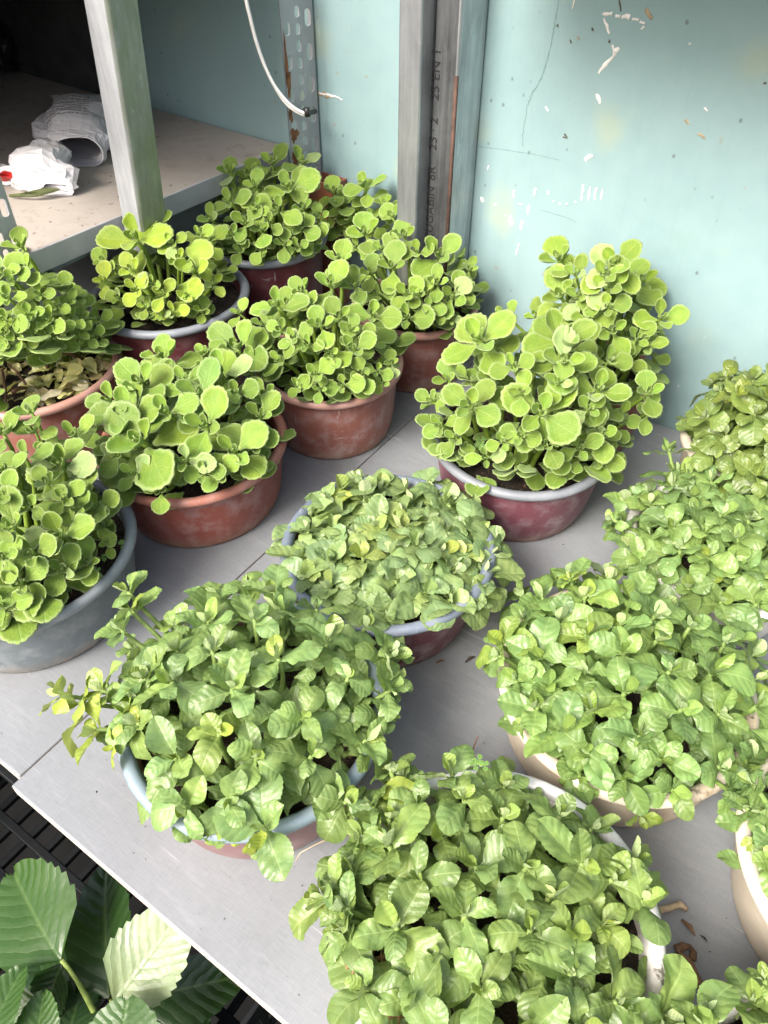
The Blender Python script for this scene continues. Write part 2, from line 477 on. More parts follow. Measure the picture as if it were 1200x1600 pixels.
    # hairline cracks
    def crack(px, w_):
        P = []
        for a, b_ in zip(px[:-1], px[1:]):
            for i in range(6): P.append((a[0] + (b_[0] - a[0]) * i / 6 + r.uniform(-1.2, 1.2), a[1] + (b_[1] - a[1]) * i / 6))
        blob(P, w_, crack_m, 'crack', .0004)
    crack([(872, 0), (871, 20), (865, 45), (860, 72), (852, 105), (846, 122), (832, 145), (824, 165), (818, 200), (815, 235)], .0016)
    crack([(748, 229), (790, 234), (840, 242), (882, 252)], .0010)
    crack([(845, 328), (880, 338), (905, 349)], .0010)
    return w
wall_()

# board above the frame on the wall's right half: its underside shades the top of the wall
def overhang():
    m = simple('weathered board', (0.30, 0.30, 0.29), 0.7, var=0.2, scale=14, bump=0.2)
    b = MB().wbox(-0.36, 1.6, 0.002, 0.30, 0.735, 0.757)
    o = b.build('wall_shelf', m, None, False, bevel=0.002, origin=wp(0.6, 0.0, 0.735))
    tag(o, 'plain grey shelf board fixed across the upper right part of the teal wall', 'shelf')
    for al in (-0.2, 0.5, 1.3):
        br = MB().wbox(al - .012, al + .012, 0.002, 0.26, 0.711, 0.734)
        c = br.build('bracket', m, o, False)
        c.matrix_parent_inverse = o.matrix_world.inverted() if False else Matrix.Translation(-Vector(o.location))
overhang()

# ------------------------------------------------------------------ table
TA = radians(-34.6)
TE = np.array([cos(TA), sin(TA), 0])                 # along the front edge
TN = np.array([-sin(TA), cos(TA), 0])                # away from the viewer
T0 = at_z(17, 1228)                                  # the corner where the seam meets the front edge
def table_material():
    m, nt, p = mat('grey laminate'); g = G(nt)
    c = g.coord()                                    # x along the front, y into the depth
    n1 = g.noise(c, 3.5, 6, 0.6)
    gx = g.noise(g.mapv(c, (60, 900, 1)), 1.0, 3, 0.6)
    gy = g.noise(g.mapv(c, (900, 60, 1)), 1.0, 3, 0.6)
    weave = g.math('ADD', g.math('MULTIPLY', gx, 0.5), g.math('MULTIPLY', gy, 0.5))
    col = g.mix(g.ramp(n1, 0.3, 0.7), (0.182, 0.196, 0.207), (0.232, 0.247, 0.259))
    col = g.mix(g.ramp(weave, 0.44, 0.62, 0, 0.35), col, (0.29, 0.295, 0.305))
    col = g.mix(g.ramp(gx, 0.30, 0.45, 0.22, 0), col, (0.13, 0.13, 0.133))
    # worn chalky streaks and dusty cloud
    st = g.noise(g.mapv(c, (10, 60, 1), rot=(0, 0, 0.25)), 1.0, 6, 0.7)
    col = g.mix(g.ramp(st, 0.52, 0.76, 0, 0.4), col, (0.34, 0.35, 0.36))
    scr = g.ramp(g.noise(g.mapv(c, (6, 200, 1), rot=(0, 0, 0.9)), 1.0, 2), 0.68, 0.73)
    col = g.mix(g.math('MULTIPLY', scr, 0.35), col, (0.5, 0.5, 0.5))
    dirt = g.ramp(g.noise(c, 5.0, 6, 0.65), 0.56, 0.75)
    col = g.mix(g.math('MULTIPLY', dirt, 0.40), col, (0.115, 0.105, 0.095))
    cr = g.ramp(g.noise(c, 130, 3), 0.71, 0.75)
    col = g.mix(g.math('MULTIPLY', cr, g.ramp(g.noise(c, 6, 2), 0.45, 0.6)), col, (0.05, 0.04, 0.035))
    g.put(p.inputs['Base Color'], col)
    g.put(p.inputs['Roughness'], g.ramp(n1, 0.3, 0.7, 0.42, 0.56))
    g.put(p.inputs['Normal'], g.bump(weave, 0.20, 0.0012))
    return m
M_TABLE = table_material()
M_EDGE = simple('chipboard edge', (0.50, 0.46, 0.40), 0.75, var=0.2, scale=160, bump=0.2)
def table_():
    root = empty('table', (T0[0], T0[1], -0.72), 'grey laminate plank table carrying all the potted plants', 'table')
    TM = Matrix(((TE[0], TN[0], 0, T0[0]), (TE[1], TN[1], 0, T0[1]), (0, 0, 1, 0), (0, 0, 0, 1)))
    inv = root.matrix_basis.inverted()
    def board(x0, x1, y0, y1, z0, z1):
        b = MB().add([(x, y, z) for x in (x0, x1) for y in (y0, y1) for z in (z0, z1)], [(0, 1, 3, 2), (4, 6, 7, 5), (0, 4, 5, 1), (2, 3, 7, 6), (0, 2, 6, 4), (1, 5, 7, 3)])
        me = mesh_of('board', b.v, b.f, [M_TABLE, M_EDGE], False)
        bm = bmesh.new(); bm.from_mesh(me)
        bmesh.ops.bevel(bm, geom=list(bm.edges), offset=0.0016, segments=2, profile=0.5, affect='EDGES')
        for f in bm.faces: f.material_index = 0 if f.normal.z > 0.3 else 1
        bm.to_mesh(me); bm.free()
        o = obj('board', me, root)
        o.matrix_parent_inverse = Matrix.Translation(-Vector(root.location))
        o.matrix_basis = TM
    board(0.0, 1.75, 0.0, 1.03, -0.018, 0)
    board(-0.95, -0.0022, 0.012, 1.1, -0.0185, -0.0006)
    steel = simple('table frame steel', (0.12, 0.12, 0.12), 0.5, metal=0.6)
    for x, y in ((0.12, 0.16), (1.6, 0.16), (0.12, 0.86), (1.6, 0.86), (-0.85, 0.2), (-0.85, 0.9)):
        q = T0 + TE * x + TN * y
        b = MB().obox((q[0], q[1], -0.37), TE * .018, TN * .018, UP * .349)
        o = b.build('leg', steel, root, False)
        o.matrix_parent_inverse = Matrix.Translation(-Vector(root.location))
    for y in (0.13, 0.83):
        a, c = T0 + TE * -0.9 + TN * y, T0 + TE * 1.68 + TN * y
        mid = (a + c) / 2
        o = MB().obox((mid[0], mid[1], -0.036), TE * 1.29, TN * .015, UP * .0165).build('rail', steel, root, False)
        o.matrix_parent_inverse = Matrix.Translation(-Vector(root.location))
table_()

# ------------------------------------------------------------------ metalwork by the wall
def galv_material(name, tone=0.52, dark=0.25, rough=0.42, metal=0.75, rust=0.0, green=0.0):
    m, nt, p = mat(name); g = G(nt)
    c = g.coord()
    n1 = g.noise(g.mapv(c, (1, 1, 0.35)), 22, 6, 0.65)
    n2 = g.noise(g.mapv(c, (160, 160, 4)), 1.0, 4, 0.6)
    vo = g.n('ShaderNodeTexVoronoi'); vo.inputs['Scale'].default_value = 70; g.put(vo.inputs['Vector'], c)
    f = g.math('ADD', g.math('MULTIPLY', n1, 0.7), g.math('MULTIPLY', n2, 0.3))
    col = g.mix(g.ramp(f, 0.36, 0.62), (dark * 0.96, dark, dark * 1.06), (tone * 0.95, tone, tone * 1.03))
    bl = g.ramp(g.noise(g.mapv(c, (1, 1, 0.5)), 60, 5, 0.7), 0.62, 0.72)
    col = g.mix(g.math('MULTIPLY', bl, 0.5), col, (0.72, 0.72, 0.70))
    if rust:
        rr = g.math('MULTIPLY', g.ramp(g.noise(c, 16, 6, 0.7), 0.50, 0.60), rust)
        col = g.mix(rr, col, g.mix(g.ramp(n2, 0.3, 0.7), (0.14, 0.06, 0.025), (0.30, 0.16, 0.08)))
        g.put(p.inputs['Metallic'], g.math('MULTIPLY', g.math('SUBTRACT', 1.0, rr), metal))
    else:
        p.inputs['Metallic'].default_value = metal
    if green:
        al = g.math('MULTIPLY', g.ramp(g.noise(g.mapv(c, (1, 1, 0.5)), 14, 6, 0.65), 0.36, 0.62), green)  # greenish reflection of the wall, mixed into the colour
        col = g.mix(al, col, (0.20, 0.24, 0.13))
    g.put(p.inputs['Base Color'], col)
    g.put(p.inputs['Roughness'], g.ramp(f, 0.3, 0.7, rough + 0.12, rough - 0.05))
    g.put(p.inputs['Normal'], g.bump(f, 0.15, 0.002))
    return m
M_GALV = galv_material('galvanised steel', 0.60, 0.30, 0.36, 0.80)
M_GALV_OLD = galv_material('dark galvanised steel', 0.27, 0.06, 0.40, 0.75)
M_POST = galv_material('weathered post zinc', 0.62, 0.38, 0.5, 0.45)
M_POST_SIDE = galv_material('zinc with painted reflection', 0.45, 0.26, 0.45, 0.55, green=0.75)  # right face: darker tone and the wall's green reflection put into the colour
M_RACK = galv_material('grey painted rack steel', 0.36, 0.29, 0.5, 0.15, rust=0.0)
M_RUST = simple('rust', (0.17, 0.075, 0.03), 0.9, var=0.5, scale=80, bump=0.5)

def hollow_tube(name, lo, hi, w_e, w_n, mats, label, cat, lean=None, th=0.003, bev=0.004):
    """Square tube, open at its ends: lo is the foot's centre; lean shifts its top."""
    lean = np.zeros(3) if lean is None else np.asarray(lean)
    ring = lambda a, b: [(-a, -b), (a, -b), (a, b), (-a, b)]
    def rounded(a, b, r):
        pts = []
        for cx, cy, s0 in ((a - r, b - r, 0), (-a + r, b - r, pi / 2), (-a + r, -b + r, pi), (a - r, -b + r, 3 * pi / 2)):
            for k in range(4):
                t = s0 + pi / 2 * k / 3
                pts.append((cx + r * cos(t), cy + r * sin(t)))
        return pts
    outer = rounded(w_e / 2, w_n / 2, bev); inner = rounded(w_e / 2 - th, w_n / 2 - th, bev * 0.5)
    n = len(outer)
    H = hi - lo[2]
    vs, fs, fm = [], [], []
    for z, sh in ((0, 0.0), (H, 1.0)):
        for ringp in (outer, inner):
            for x, y in ringp:
                q = E * x + N * y + lean * sh
                vs.append((q[0], q[1], z))
    for k in range(n):
        j = (k + 1) % n
        fs.append((k, j, 2 * n + j, 2 * n + k)); 
        mx_, my_ = (outer[k][0] + outer[j][0]) / 2, (outer[k][1] + outer[j][1]) / 2
        fm.append(1 if mx_ > w_e / 2 - bev * 0.9 else 0)
        fs.append((n + j, n + k, 3 * n + k, 3 * n + j)); fm.append(0)
        fs.append((2 * n + k, 2 * n + j, 3 * n + j, 3 * n + k)); fm.append(0)
        fs.append((j, k, n + k, n + j)); fm.append(0)
    me = mesh_of(name, vs, fs, mats, False, fm)
    o = obj(name, me, None, lo)
    tag(o, label, cat)
    return o
# two tubes side by side on the wall
def solve1(f, lo, hi):
    a, b = lo, hi
    fa = f(a)
    for _ in range(60):
        m_ = (a + b) / 2
        fm_ = f(m_)
        if (fm_ > 0) == (fa > 0): a = m_
        else: b = m_
    return (a + b) / 2
AL2 = wall_al(on_wall(765, 0))
d2 = solve1(lambda d: proj(wp(AL2, d, 0.55))[0] - 720, 0.0, 0.2)
a1 = solve1(lambda a: proj(wp(a, d2, 0.55))[0] - 679, AL2 - 0.3, AL2)
d1 = solve1(lambda d: proj(wp(a1, d, 0.55))[0] - 659, d2, d2 + 0.15)
a0 = solve1(lambda a: proj(wp(a, d1, 0.55))[0] - 622, a1 - 0.3, a1)
TZ = 0.145
w2 = AL2 - a1
t2 = hollow_tube('square_tube', wp((AL2 + a1) / 2 + 0.001, d2 / 2 + 0.001, TZ), 1.6, w2 - 0.001, d2 - 0.002, [M_GALV_OLD, M_GALV],
                 'dark mottled galvanised tube with stencilled letters, flat against the teal wall', 'metal tube')
t1 = hollow_tube('square_tube', wp((a0 + a1) / 2, d1 / 2 + 0.001, TZ), 1.6, a1 - a0 - 0.001, d1 - 0.002, [M_GALV, M_GALV],
                 'brighter galvanised tube standing proud on the left of the lettered dark tube', 'metal tube')
# rusty corner line on the dark tube
b = MB().wbox(AL2 - 0.005, AL2 + 0.0004, d2 - 0.0040, d2 + 0.0008, TZ, 0.48)
o = b.build('rust_streak', simple('brown oxide', (0.075, 0.04, 0.028), 0.8, var=0.4, scale=60), t2, True)
o.matrix_parent_inverse = Matrix.Translation(-Vector(t2.location))
def stencil():
    cu = bpy.data.curves.new('stencil_lettering', 'FONT')
    cu.body = 'CUGABIN°8R    25 · 2    25 EN 1'
    cu.size = 0.021
    cu.extrude = 0.0002
    ink = simple('black ink', (0.012, 0.012, 0.012), 0.6, var=0.2)
    cu.materials.append(ink)
    o = bpy.data.objects.new('stencil_lettering', cu)
    link(o)
    me = bpy.data.meshes.new_from_object(o.evaluated_get(bpy.context.evaluated_depsgraph_get()))
    bpy.data.objects.remove(o); bpy.data.curves.remove(cu)
    o = obj('stencil_lettering', me, t2)
    q = wp(a1 + 0.0135, d2 + 0.0006, 0.222) - np.array(t2.location)
    # text runs upwards; its top points away from the tube's left edge
    X, Y, Z = UP, -E, N
    o.matrix_basis = Matrix(((X[0], Y[0], Z[0], q[0]), (X[1], Y[1], Z[1], q[1]), (X[2], Y[2], Z[2], q[2]), (0, 0, 0, 1)))
stencil()

# ------------------------------------------------------------------ shelf rack on the left
SZ = on_wall(452, 228)[2]                             # top of its shelf
SAL = -0.832                                          # its front edge along the wall
def rack_():
    root = empty('shelf_rack', wp(SAL - 0.4, 0.3, -0.72), 'grey metal shelf rack at the left with dusty board and perforated uprights', 'shelf rack')
    PI = Matrix.Translation(-Vector(root.location))
    def part(b, name, m, smooth=False, bevel=0, parent=root):
        o = b.build(name, m, parent, smooth, bevel=bevel)
        if parent is root: o.matrix_parent_inverse = PI
        return o
    def dusty(name, col):
        m, nt, p = mat(name); g = G(nt); c = g.coord()
        n1 = g.noise(c, 5, 6, 0.6)
        k = g.mix(g.ramp(n1, 0.3, 0.7), tuple(x * 0.85 for x in col), tuple(x * 1.15 for x in col))
        k = g.mix(g.ramp(g.noise(c, 26, 6, 0.7), 0.56, 0.72, 0, 0.55), k, (0.20, 0.15, 0.10))
        sp = g.math('MULTIPLY', g.ramp(g.noise(c, 85, 4), 0.64, 0.69), g.ramp(g.noise(c, 7, 2), 0.44, 0.58))
        k = g.mix(sp, k, (0.09, 0.06, 0.04))
        g.put(p.inputs['Base Color'], k)
        p.inputs['Roughness'].default_value = 0.85
        g.put(p.inputs['Normal'], g.bump(g.noise(c, 90, 5), 0.2, 0.002))
        return m
    mb = dusty('dusty shelf board', (0.39, 0.350, 0.305))
    part(MB().wbox(-2.1, SAL - 0.004, 0.004, 0.66, SZ - 0.012, SZ), 'shelf_board', mb, bevel=0.0015)
    mfr = simple('grey shelf lip', (0.40, 0.41, 0.42), 0.5, metal=0.1, var=0.08, scale=40)
    part(MB().wbox(SAL - 0.004, SAL, 0.004, 0.70, SZ - 0.034, SZ + 0.0006).wbox(SAL - 0.028, SAL - 0.0042, 0.03, 0.66, SZ - 0.034, SZ - 0.030), 'shelf_lip', mfr, bevel=0.001)
    part(MB().wbox(-2.1, SAL + 0.02, 0.004, 0.70, 0.615, 0.631), 'top_board', mb)
    mp = simple('dark side sheet', (0.06, 0.06, 0.06), 0.8, var=0.3)
    part(MB().wbox(-2.12, -2.102, 0.004, 0.70, -0.72, 0.86), 'added_side_sheet', mp)  # added panel that keeps light out of the rack
    part(MB().wbox(-2.1, SAL - 0.30, 0.664, 0.678, SZ + 0.002, 0.614), 'added_front_sheet', mp)  # also added, blocks light from entering at the near side
    part(MB().wbox(-2.1, SAL - 0.05, 0.664, 0.678, -0.72, SZ - 0.04), 'lower_sheet', mp)
    part(MB().wbox(-2.1, SAL - 0.03, 0.004, 0.66, -0.30, -0.285), 'lower_board', mp)
    part(MB().wbox(-2.1, -1.30, 0.006, 0.014, SZ + 0.001, 0.614), 'added_dark_back_sheet', mp)  # added dark sheet standing in for the shade deep in the rack
    # perforated uprights: one flange faces along the wall (towards the table), slots punched through
    def upright(al0, d0, d1_, z0, z1, rust, name='perforated_upright'):
        W = d1_ - d0
        bm = bmesh.new()
        vs = bmesh.ops.create_grid(bm, x_segments=1, y_segments=1, size=0.5)['verts']
        bm.free()
        b = MB(); rows = int((z1 - z0) / 0.05)
        # plate divided into cells; each cell carries a slot-shaped opening
        th = 0.0022
        def cell(x0, x1, y0, y1, hx, hy, cx, cy):
            n = 12
            rim = [(cx + hx * cos(2 * pi * k / n), cy + (hy * 0.55 * (1 if sin(2 * pi * k / n) > 0 else -1) + hy * 0.45 * sin(2 * pi * k / n))) for k in range(n)]
            out = []
            for k in range(n):
                a = 2 * pi * k / n
                c_, s_ = cos(a), sin(a)
                t = min(abs((x1 - cx) / c_) if c_ > 1e-9 else (abs((x0 - cx) / c_) if c_ < -1e-9 else 1e9), abs((y1 - cy) / s_) if s_ > 1e-9 else (abs((y0 - cy) / s_) if s_ < -1e-9 else 1e9))
                out.append((cx + c_ * t, cy + s_ * t))
            corners = [(x1, y1), (x0, y1), (x0, y0), (x1, y0)]
            vs_, fs_ = [], []
            for side in (0, 1):
                for px_, py_ in rim + out + corners:
                    q = wp(al0 - th * side, d0 + px_, z0 + py_)
                    vs_.append(q)
            tot = 2 * n + 4
            for side in (0, 1):
                o_ = side * tot
                for k in range(n):
                    j = (k + 1) % n
                    fs_.append((o_ + k, o_ + j, o_ + n + j, o_ + n + k))
                for ci in range(4):
                    ang = [atan2(corners[ci][1] - cy, corners[ci][0] - cx) % (2 * pi)]
                    k = int(ang[0] / (2 * pi / n)) % n
                    fs_.append((o_ + n + k, o_ + n + (k + 1) % n, o_ + 2 * n + ci))
            for k in range(n):
                j = (k + 1) % n
                fs_.append((k, j, tot + j, tot + k))
            b.add(vs_, fs_)
        for r_ in range(rows):
            y0 = r_ * 0.05
            xa, xb, xc = W * 0.34, W * 0.66, W
            cell(0, xa, y0, y0 + 0.05, W * 0.10, 0.013, W * 0.17, y0 + 0.025)
            cell(xa, xb, y0, y0 + 0.025, W * 0.075, 0.0085, W * 0.5, y0 + 0.0125)
            cell(xa, xb, y0 + 0.025, y0 + 0.05, W * 0.075, 0.0085, W * 0.5, y0 + 0.0375)
            cell(xb, xc, y0, y0 + 0.05, W * 0.08, 0.011, W * 0.83, y0 + 0.018)
        # second flange, turned along the wall
        b.wbox(al0 - 0.010, al0 - th, d0, d0 + th, z0, z0 + rows * 0.05)
        o = part(b, name, M_RACK)
        return o
    ua = solve1(lambda a: proj(wp(a, 0.006, 0.45))[0] - 492, -0.95, -0.6)
    ud = solve1(lambda d: proj(wp(ua, d, 0.45))[0] - 444, 0.006, 0.25)
    up_ = upright(ua, 0.006, ud, -0.72, 1.6, True)
    # rust patches on it
    r = random.Random(3)
    for zc, hh, ww in ((0.455, 0.040, 0.007), (0.418, 0.024, 0.011), (0.37, 0.016, 0.009), (0.335, 0.013, 0.020), (0.30, 0.014, 0.012), (0.285, 0.009, 0.014)):
        nseg = 22
        vs = [wp(ua + 0.0006, ud - 0.001 - ww / 2, zc)]
        for k in range(nseg):
            a = 2 * pi * k / nseg; q = 0.85 + 0.22 * sin(3 * a + zc * 90) + 0.12 * sin(7 * a + zc * 50) + r.uniform(-0.10, 0.10)
            vs.append(wp(ua + 0.0006, min(ud - 0.0005, max(0.008, ud - 0.001 - ww / 2 + ww * 0.6 * q * cos(a))), zc + hh * q * sin(a)))
        me = mesh_of('rust_patch', vs, [(0, 1 + k, 1 + (k + 1) % nseg) for k in range(nseg)], M_RUST)
        o = obj('rust_patch', me, up_)
    # near upright at the rack's left front corner
    q = at_z(12, 340, SZ + 0.02)
    nd = solve1(lambda d: proj(wp(SAL + 0.003, d, SZ + 0.02))[0] - 36, 0.2, 1.2)
    upright(SAL + 0.003, nd, nd + 0.06, -0.02, 1.6, False)
    return ua, ud
UA, UD = rack_()

def leaning_post():
    zb = SZ - 0.052
    q = at_z(219, 345, SZ - 0.02)
    w = 0.052
    al, d = SAL + 0.001 + w, wall_d(q)
    d = solve1(lambda x: proj(wp(al, x, SZ - 0.01))[0] - 221, 0.1, 0.9)
    # lean along the wall and off it, so that its front corner runs through the photo's line
    zt = 1.25
    def corner_at(l, z): return wp(al + l * (z - zb) / (zt - zb), d, z)
    def err(l):
        best = None
        for z in np.linspace(0.3, 1.0, 141):
            x, y = proj(corner_at(l, z))
            if best is None or abs(y) < best[0]: best = (abs(y), x)
        return best[1] - 167
    l = solve1(err, -0.6, 0.6)
    c = wp(al - w / 2, d - w / 2, zb)
    o = hollow_tube('square_post', c, zt, w, w, [M_POST, M_POST_SIDE], 'weathered square post bolted to the shelf edge, its right face tinted with painted green reflection', 'metal post', lean=E * l, bev=0.006)
leaning_post()

# white cable tied to the perforated upright
def cable():
    m = simple('white cable sheath', (0.74, 0.73, 0.70), 0.45, var=0.06, scale=60)
    # follow the photo's line at the upright's distance off the wall
    line = [(378, -40), (385, 0), (392, 30), (400, 62), (412, 98), (428, 132), (446, 156), (462, 170), (478, 178)]
    P = [on_wall(x, y, UD + 0.012 + 0.03 * (1 - k / 8)) for k, (x, y) in enumerate(line)]
    P2 = [on_wall(x - 1 if k < 6 else x - 2, y + (0 if k < 6 else 2.5), UD + 0.009 + 0.03 * (1 - k / 8)) for k, (x, y) in enumerate(line)]
    def dense(P):
        out = []
        for i in range(len(P) - 1):
            p0, p1, p2, p3 = P[max(i - 1, 0)], P[i], P[i + 1], P[min(i + 2, len(P) - 1)]
            for k in range(5):
                t = k / 5
                out.append(0.5 * ((2 * p1) + (p2 - p0) * t + (2 * p0 - 5 * p1 + 4 * p2 - p3) * t * t + (3 * p1 - p0 - 3 * p2 + p3) * t ** 3))
        return out + [P[-1]]
    b = MB().tube(dense(P), 0.0026, 8)
    b.tube(dense(P2), 0.0024, 8)
    o = b.build('cable', m, None, origin=P[-1])
    tag(o, 'white double cable drooping to its tie on the perforated upright', 'cable')
    blk = simple('black plastic', (0.015, 0.015, 0.016), 0.4)
    a, c = on_wall(474, 174, UD + 0.006), on_wall(493, 174, 0.03)
    b = MB().tube([a, (a * 2 + c) / 3 + N * .008, (a + c * 2) / 3 + N * .010, c], 0.0042, 8)
    b.tube([on_wall(479, 168, UD + 0.012), on_wall(481, 182, UD + 0.012)], 0.005, 8)
    o = b.build('cable_tie', blk, None, origin=a)
    tag(o, 'black tie holding the white cable to the perforated upright', 'cable tie')
cable()

# ------------------------------------------------------------------ leaves (shared meshes)
def uv_attr(me, uvs, edge=None):
    l = me.uv_layers.new(name='UVMap')
    idx = np.zeros(len(me.loops), dtype=np.int32)
    me.loops.foreach_get('vertex_index', idx)
    l.data.foreach_set('uv', np.asarray(uvs, dtype=np.float32)[idx].ravel())
    if edge is not None:
        a = me.attributes.new('edge', 'FLOAT', 'POINT')
        a.data.foreach_set('value', np.asarray(edge, dtype=np.float32))

ARR = {}
def succulent_leaf(cup, tip, wid, seed, fold=0.0):
    """Thick round leaf with a scalloped woolly margin; base at the origin, +Y along, +Z its upper face. Unit length."""
    r = random.Random(seed)
    n = 32
    th = 0.050
    outline = []
    for k in range(n):
        a = -pi / 2 + 2 * pi * k / n
        x, y = cos(a), sin(a)
        # y from -1 (base) to 1 (tip): broadest past the middle
        w = wid * (1.0 if y > 0 else max(0.16, 1.0 - 0.72 * (-y) ** 1.15))
        sc = 1.0 + (0.030 if k % 2 else -0.030) * (1 if y > -0.6 else 0.2) + r.uniform(-0.012, 0.012)
        yy = 0.54 + 0.46 * y * sc
        if y < -0.85: yy = yy * 0.4
        outline.append((w * x * sc, yy))
    rings_t = [0.42, 0.74, 0.92, 1.0]
    vs, ed, uvs = [], [], []
    cy = 0.56
    wob = [r.uniform(-0.02, 0.02) for _ in range(4)]
    def shape(x, y, rho):
        z = cup * (x / wid) ** 2 * 0.5 + tip * (max(0, y - 0.25) ** 2) + fold * abs(x)
        z += 0.035 * rho ** 6 * sin(5 * atan2(y - cy, x) + seed) * 0.6
        return z
    def put(rho, bottom):
        for (x, y) in outline:
            px_, py_ = x * rho, cy + (y - cy) * rho
            z = shape(px_, py_, rho)
            if bottom: z -= th * (1 - rho ** 4) * 0.9 + th * 0.25
            else: z += th * 0.30 * (1 - rho ** 2) - 0.0 + (0.018 if abs(rho - 0.92) < 0.01 else 0)
            vs.append((px_, py_, z)); ed.append(rho); uvs.append((px_ + 0.5, py_))
    vs.append((0, cy, shape(0, cy, 0) + th * 0.3)); ed.append(0); uvs.append((0.5, cy))
    for q in rings_t: put(q, False)
    put(0.96, True); put(0.55, True)
    vs.append((0, cy, shape(0, cy, 0) - th * 1.15)); ed.append(0.2); uvs.append((0.5, cy))
    fs = []
    for k in range(n):
        j = (k + 1) % n
        fs.append((0, 1 + k, 1 + j))
        for q in range(len(rings_t) + 1):
            a, b_ = 1 + q * n, 1 + (q + 1) * n
            fs.append((a + k, b_ + k, b_ + j, a + j))
        last = 1 + (len(rings_t) + 1) * n
        fs.append((last + k, len(vs) - 1, last + j))
    me = mesh_of('succulent_leaf', vs, fs, M_SUC)
    uv_attr(me, uvs, ed)
    ARR[me.name] = (np.array(vs), fs, np.array(uvs), np.array(ed))
    return me
SUC = [succulent_leaf(c, t, w, s, f) for c, t, w, s, f in [
    (0.18, 0.02, 0.42, 1, 0.0), (0.24, 0.10, 0.39, 2, 0.0), (0.12, -0.12, 0.44, 3, 0.0), (0.06, -0.22, 0.43, 4, -0.04), (0.22, -0.04, 0.37, 5, 0.03), (0.14, 0.06, 0.45, 6, 0.0), (0.10, -0.16, 0.35, 9, 0.02)]]
SUC_IN = [succulent_leaf(0.5, 0.35, 0.30, 7, 0.1), succulent_leaf(0.42, 0.25, 0.34, 8, 0.06)]     # young cupped leaves

def crinkled_leaf(seed, wid, curl, side, wave, point, quilt=0.026, petiole=0.14, nt_=24, ns=8, cupx=0.0):
    """Quilted spoon-shaped leaf with sunken veins. Unit length, base at the origin."""
    r = random.Random(seed)
    ph, ph2 = r.uniform(0, 6), r.uniform(0, 6)
    vs, uvs, fs = [], [], []
    ys, zs, yy, zz, ang = [], [], 0.0, 0.0, 0.0
    r_amp = r.uniform(0.9, 1.4)
    lw = [(r.uniform(3, 8), r.uniform(2, 6), r.uniform(0, 6), r.uniform(0.007, 0.015)) for _ in range(4)]
    for i in range(nt_ + 1):
        ys.append(yy); zs.append(zz)
        t = i / nt_
        ang = curl * (t ** 1.6) - 0.12
        yy += cos(ang) / nt_; zz -= sin(ang) / nt_
    for i in range(nt_ + 1):
        t = i / nt_
        if t < petiole: w = 0.035 + 0.05 * (t / petiole) ** 2
        else:
            u = (t - petiole) / (1 - petiole)
            w = wid * (sin(pi * min(1, u ** (1.12 - 0.25 * point)))) ** (0.46 + 0.30 * point) * (1 - 0.10 * point * u)
            w = max(w, 0.085 * (1 - u) ** 2, 0.02)
        for k in range(ns + 1):
            s = -1 + 2 * k / ns
            teeth = 1 + 0.022 * (1 if i % 2 else -1) * (1 if abs(s) > 0.95 else 0)
            lop = 1 + 0.10 * sin(ph2 + 2.0 * t) * (1 if s > 0 else -1)
            x = s * w * teeth * lop
            sv = abs(x) / max(wid, 1e-6)
            vv = (t - 0.20 * sv ** 1.35) * 6.0 + 0.25 * sin(ph + 3 * s)
            q = quilt * r_amp * (abs(sin(pi * vv)) ** 0.7 - 0.5) * min(1, sv * 2.2) * (1 if t > petiole else 0) * (1 - 0.3 * sv)
            z = zs[i] + q + cupx * s * s * w + side * abs(x) - 0.018 * exp(-(s / 0.16) ** 2) * (1 if t > petiole else 0.2)
            z += wave * (abs(s) ** 2.2) * sin(ph + 9.5 * t + (1.7 if s > 0 else 0)) * (w / wid)
            z += sum(am * sin(fx * x * 2 + fy * t * 2 + p_) for fx, fy, p_, am in lw)
            twist = 0.45 * sin(ph2) * t
            vs.append((x * cos(twist) + 0.05 * sin(ph) * t * t, ys[i], z + x * sin(twist)))
            uvs.append((0.5 + x, t))
    for i in range(nt_):
        for k in range(ns):
            a = i * (ns + 1) + k
            fs.append((a, a + 1, a + ns + 2, a + ns + 1))
    me = mesh_of('crinkled_leaf', vs, fs, M_LEAFY)
    uv_attr(me, uvs)
    ARR[me.name] = (np.array(vs), fs, np.array(uvs), np.zeros(len(vs)))
    return me
LEAFY = [crinkled_leaf(*a) for a in [
    (1, 0.34, 0.9, 0.05, 0.045, 0.2), (2, 0.30, 0.5, 0.25, 0.040, 0.5), (3, 0.37, 1.4, -0.20, 0.055, 0.1), (4, 0.31, 1.0, -0.32, 0.070, 0.4), (5, 0.35, 0.3, 0.20, 0.060, 0.0),
    (6, 0.29, 1.6, -0.10, 0.060, 0.5), (7, 0.33, 0.7, -0.22, 0.085, 0.2), (8, 0.37, 1.2, -0.12, 0.045, 0.0), (9, 0.32, 2.0, -0.15, 0.06, 0.1), (10, 0.35, 0.8, 0.28, 0.075, 0.2),
    (11, 0.34, 1.3, -0.30, 0.05, 0.0), (12, 0.32, 0.6, 0.35, 0.05, 0.3), (13, 0.30, 1.1, -0.15, 0.10, 0.15)]]
LEAFY_IN = [crinkled_leaf(21, 0.27, -0.5, 0.5, 0.03, 0.4), crinkled_leaf(22, 0.30, -0.2, 0.6, 0.045, 0.2)]

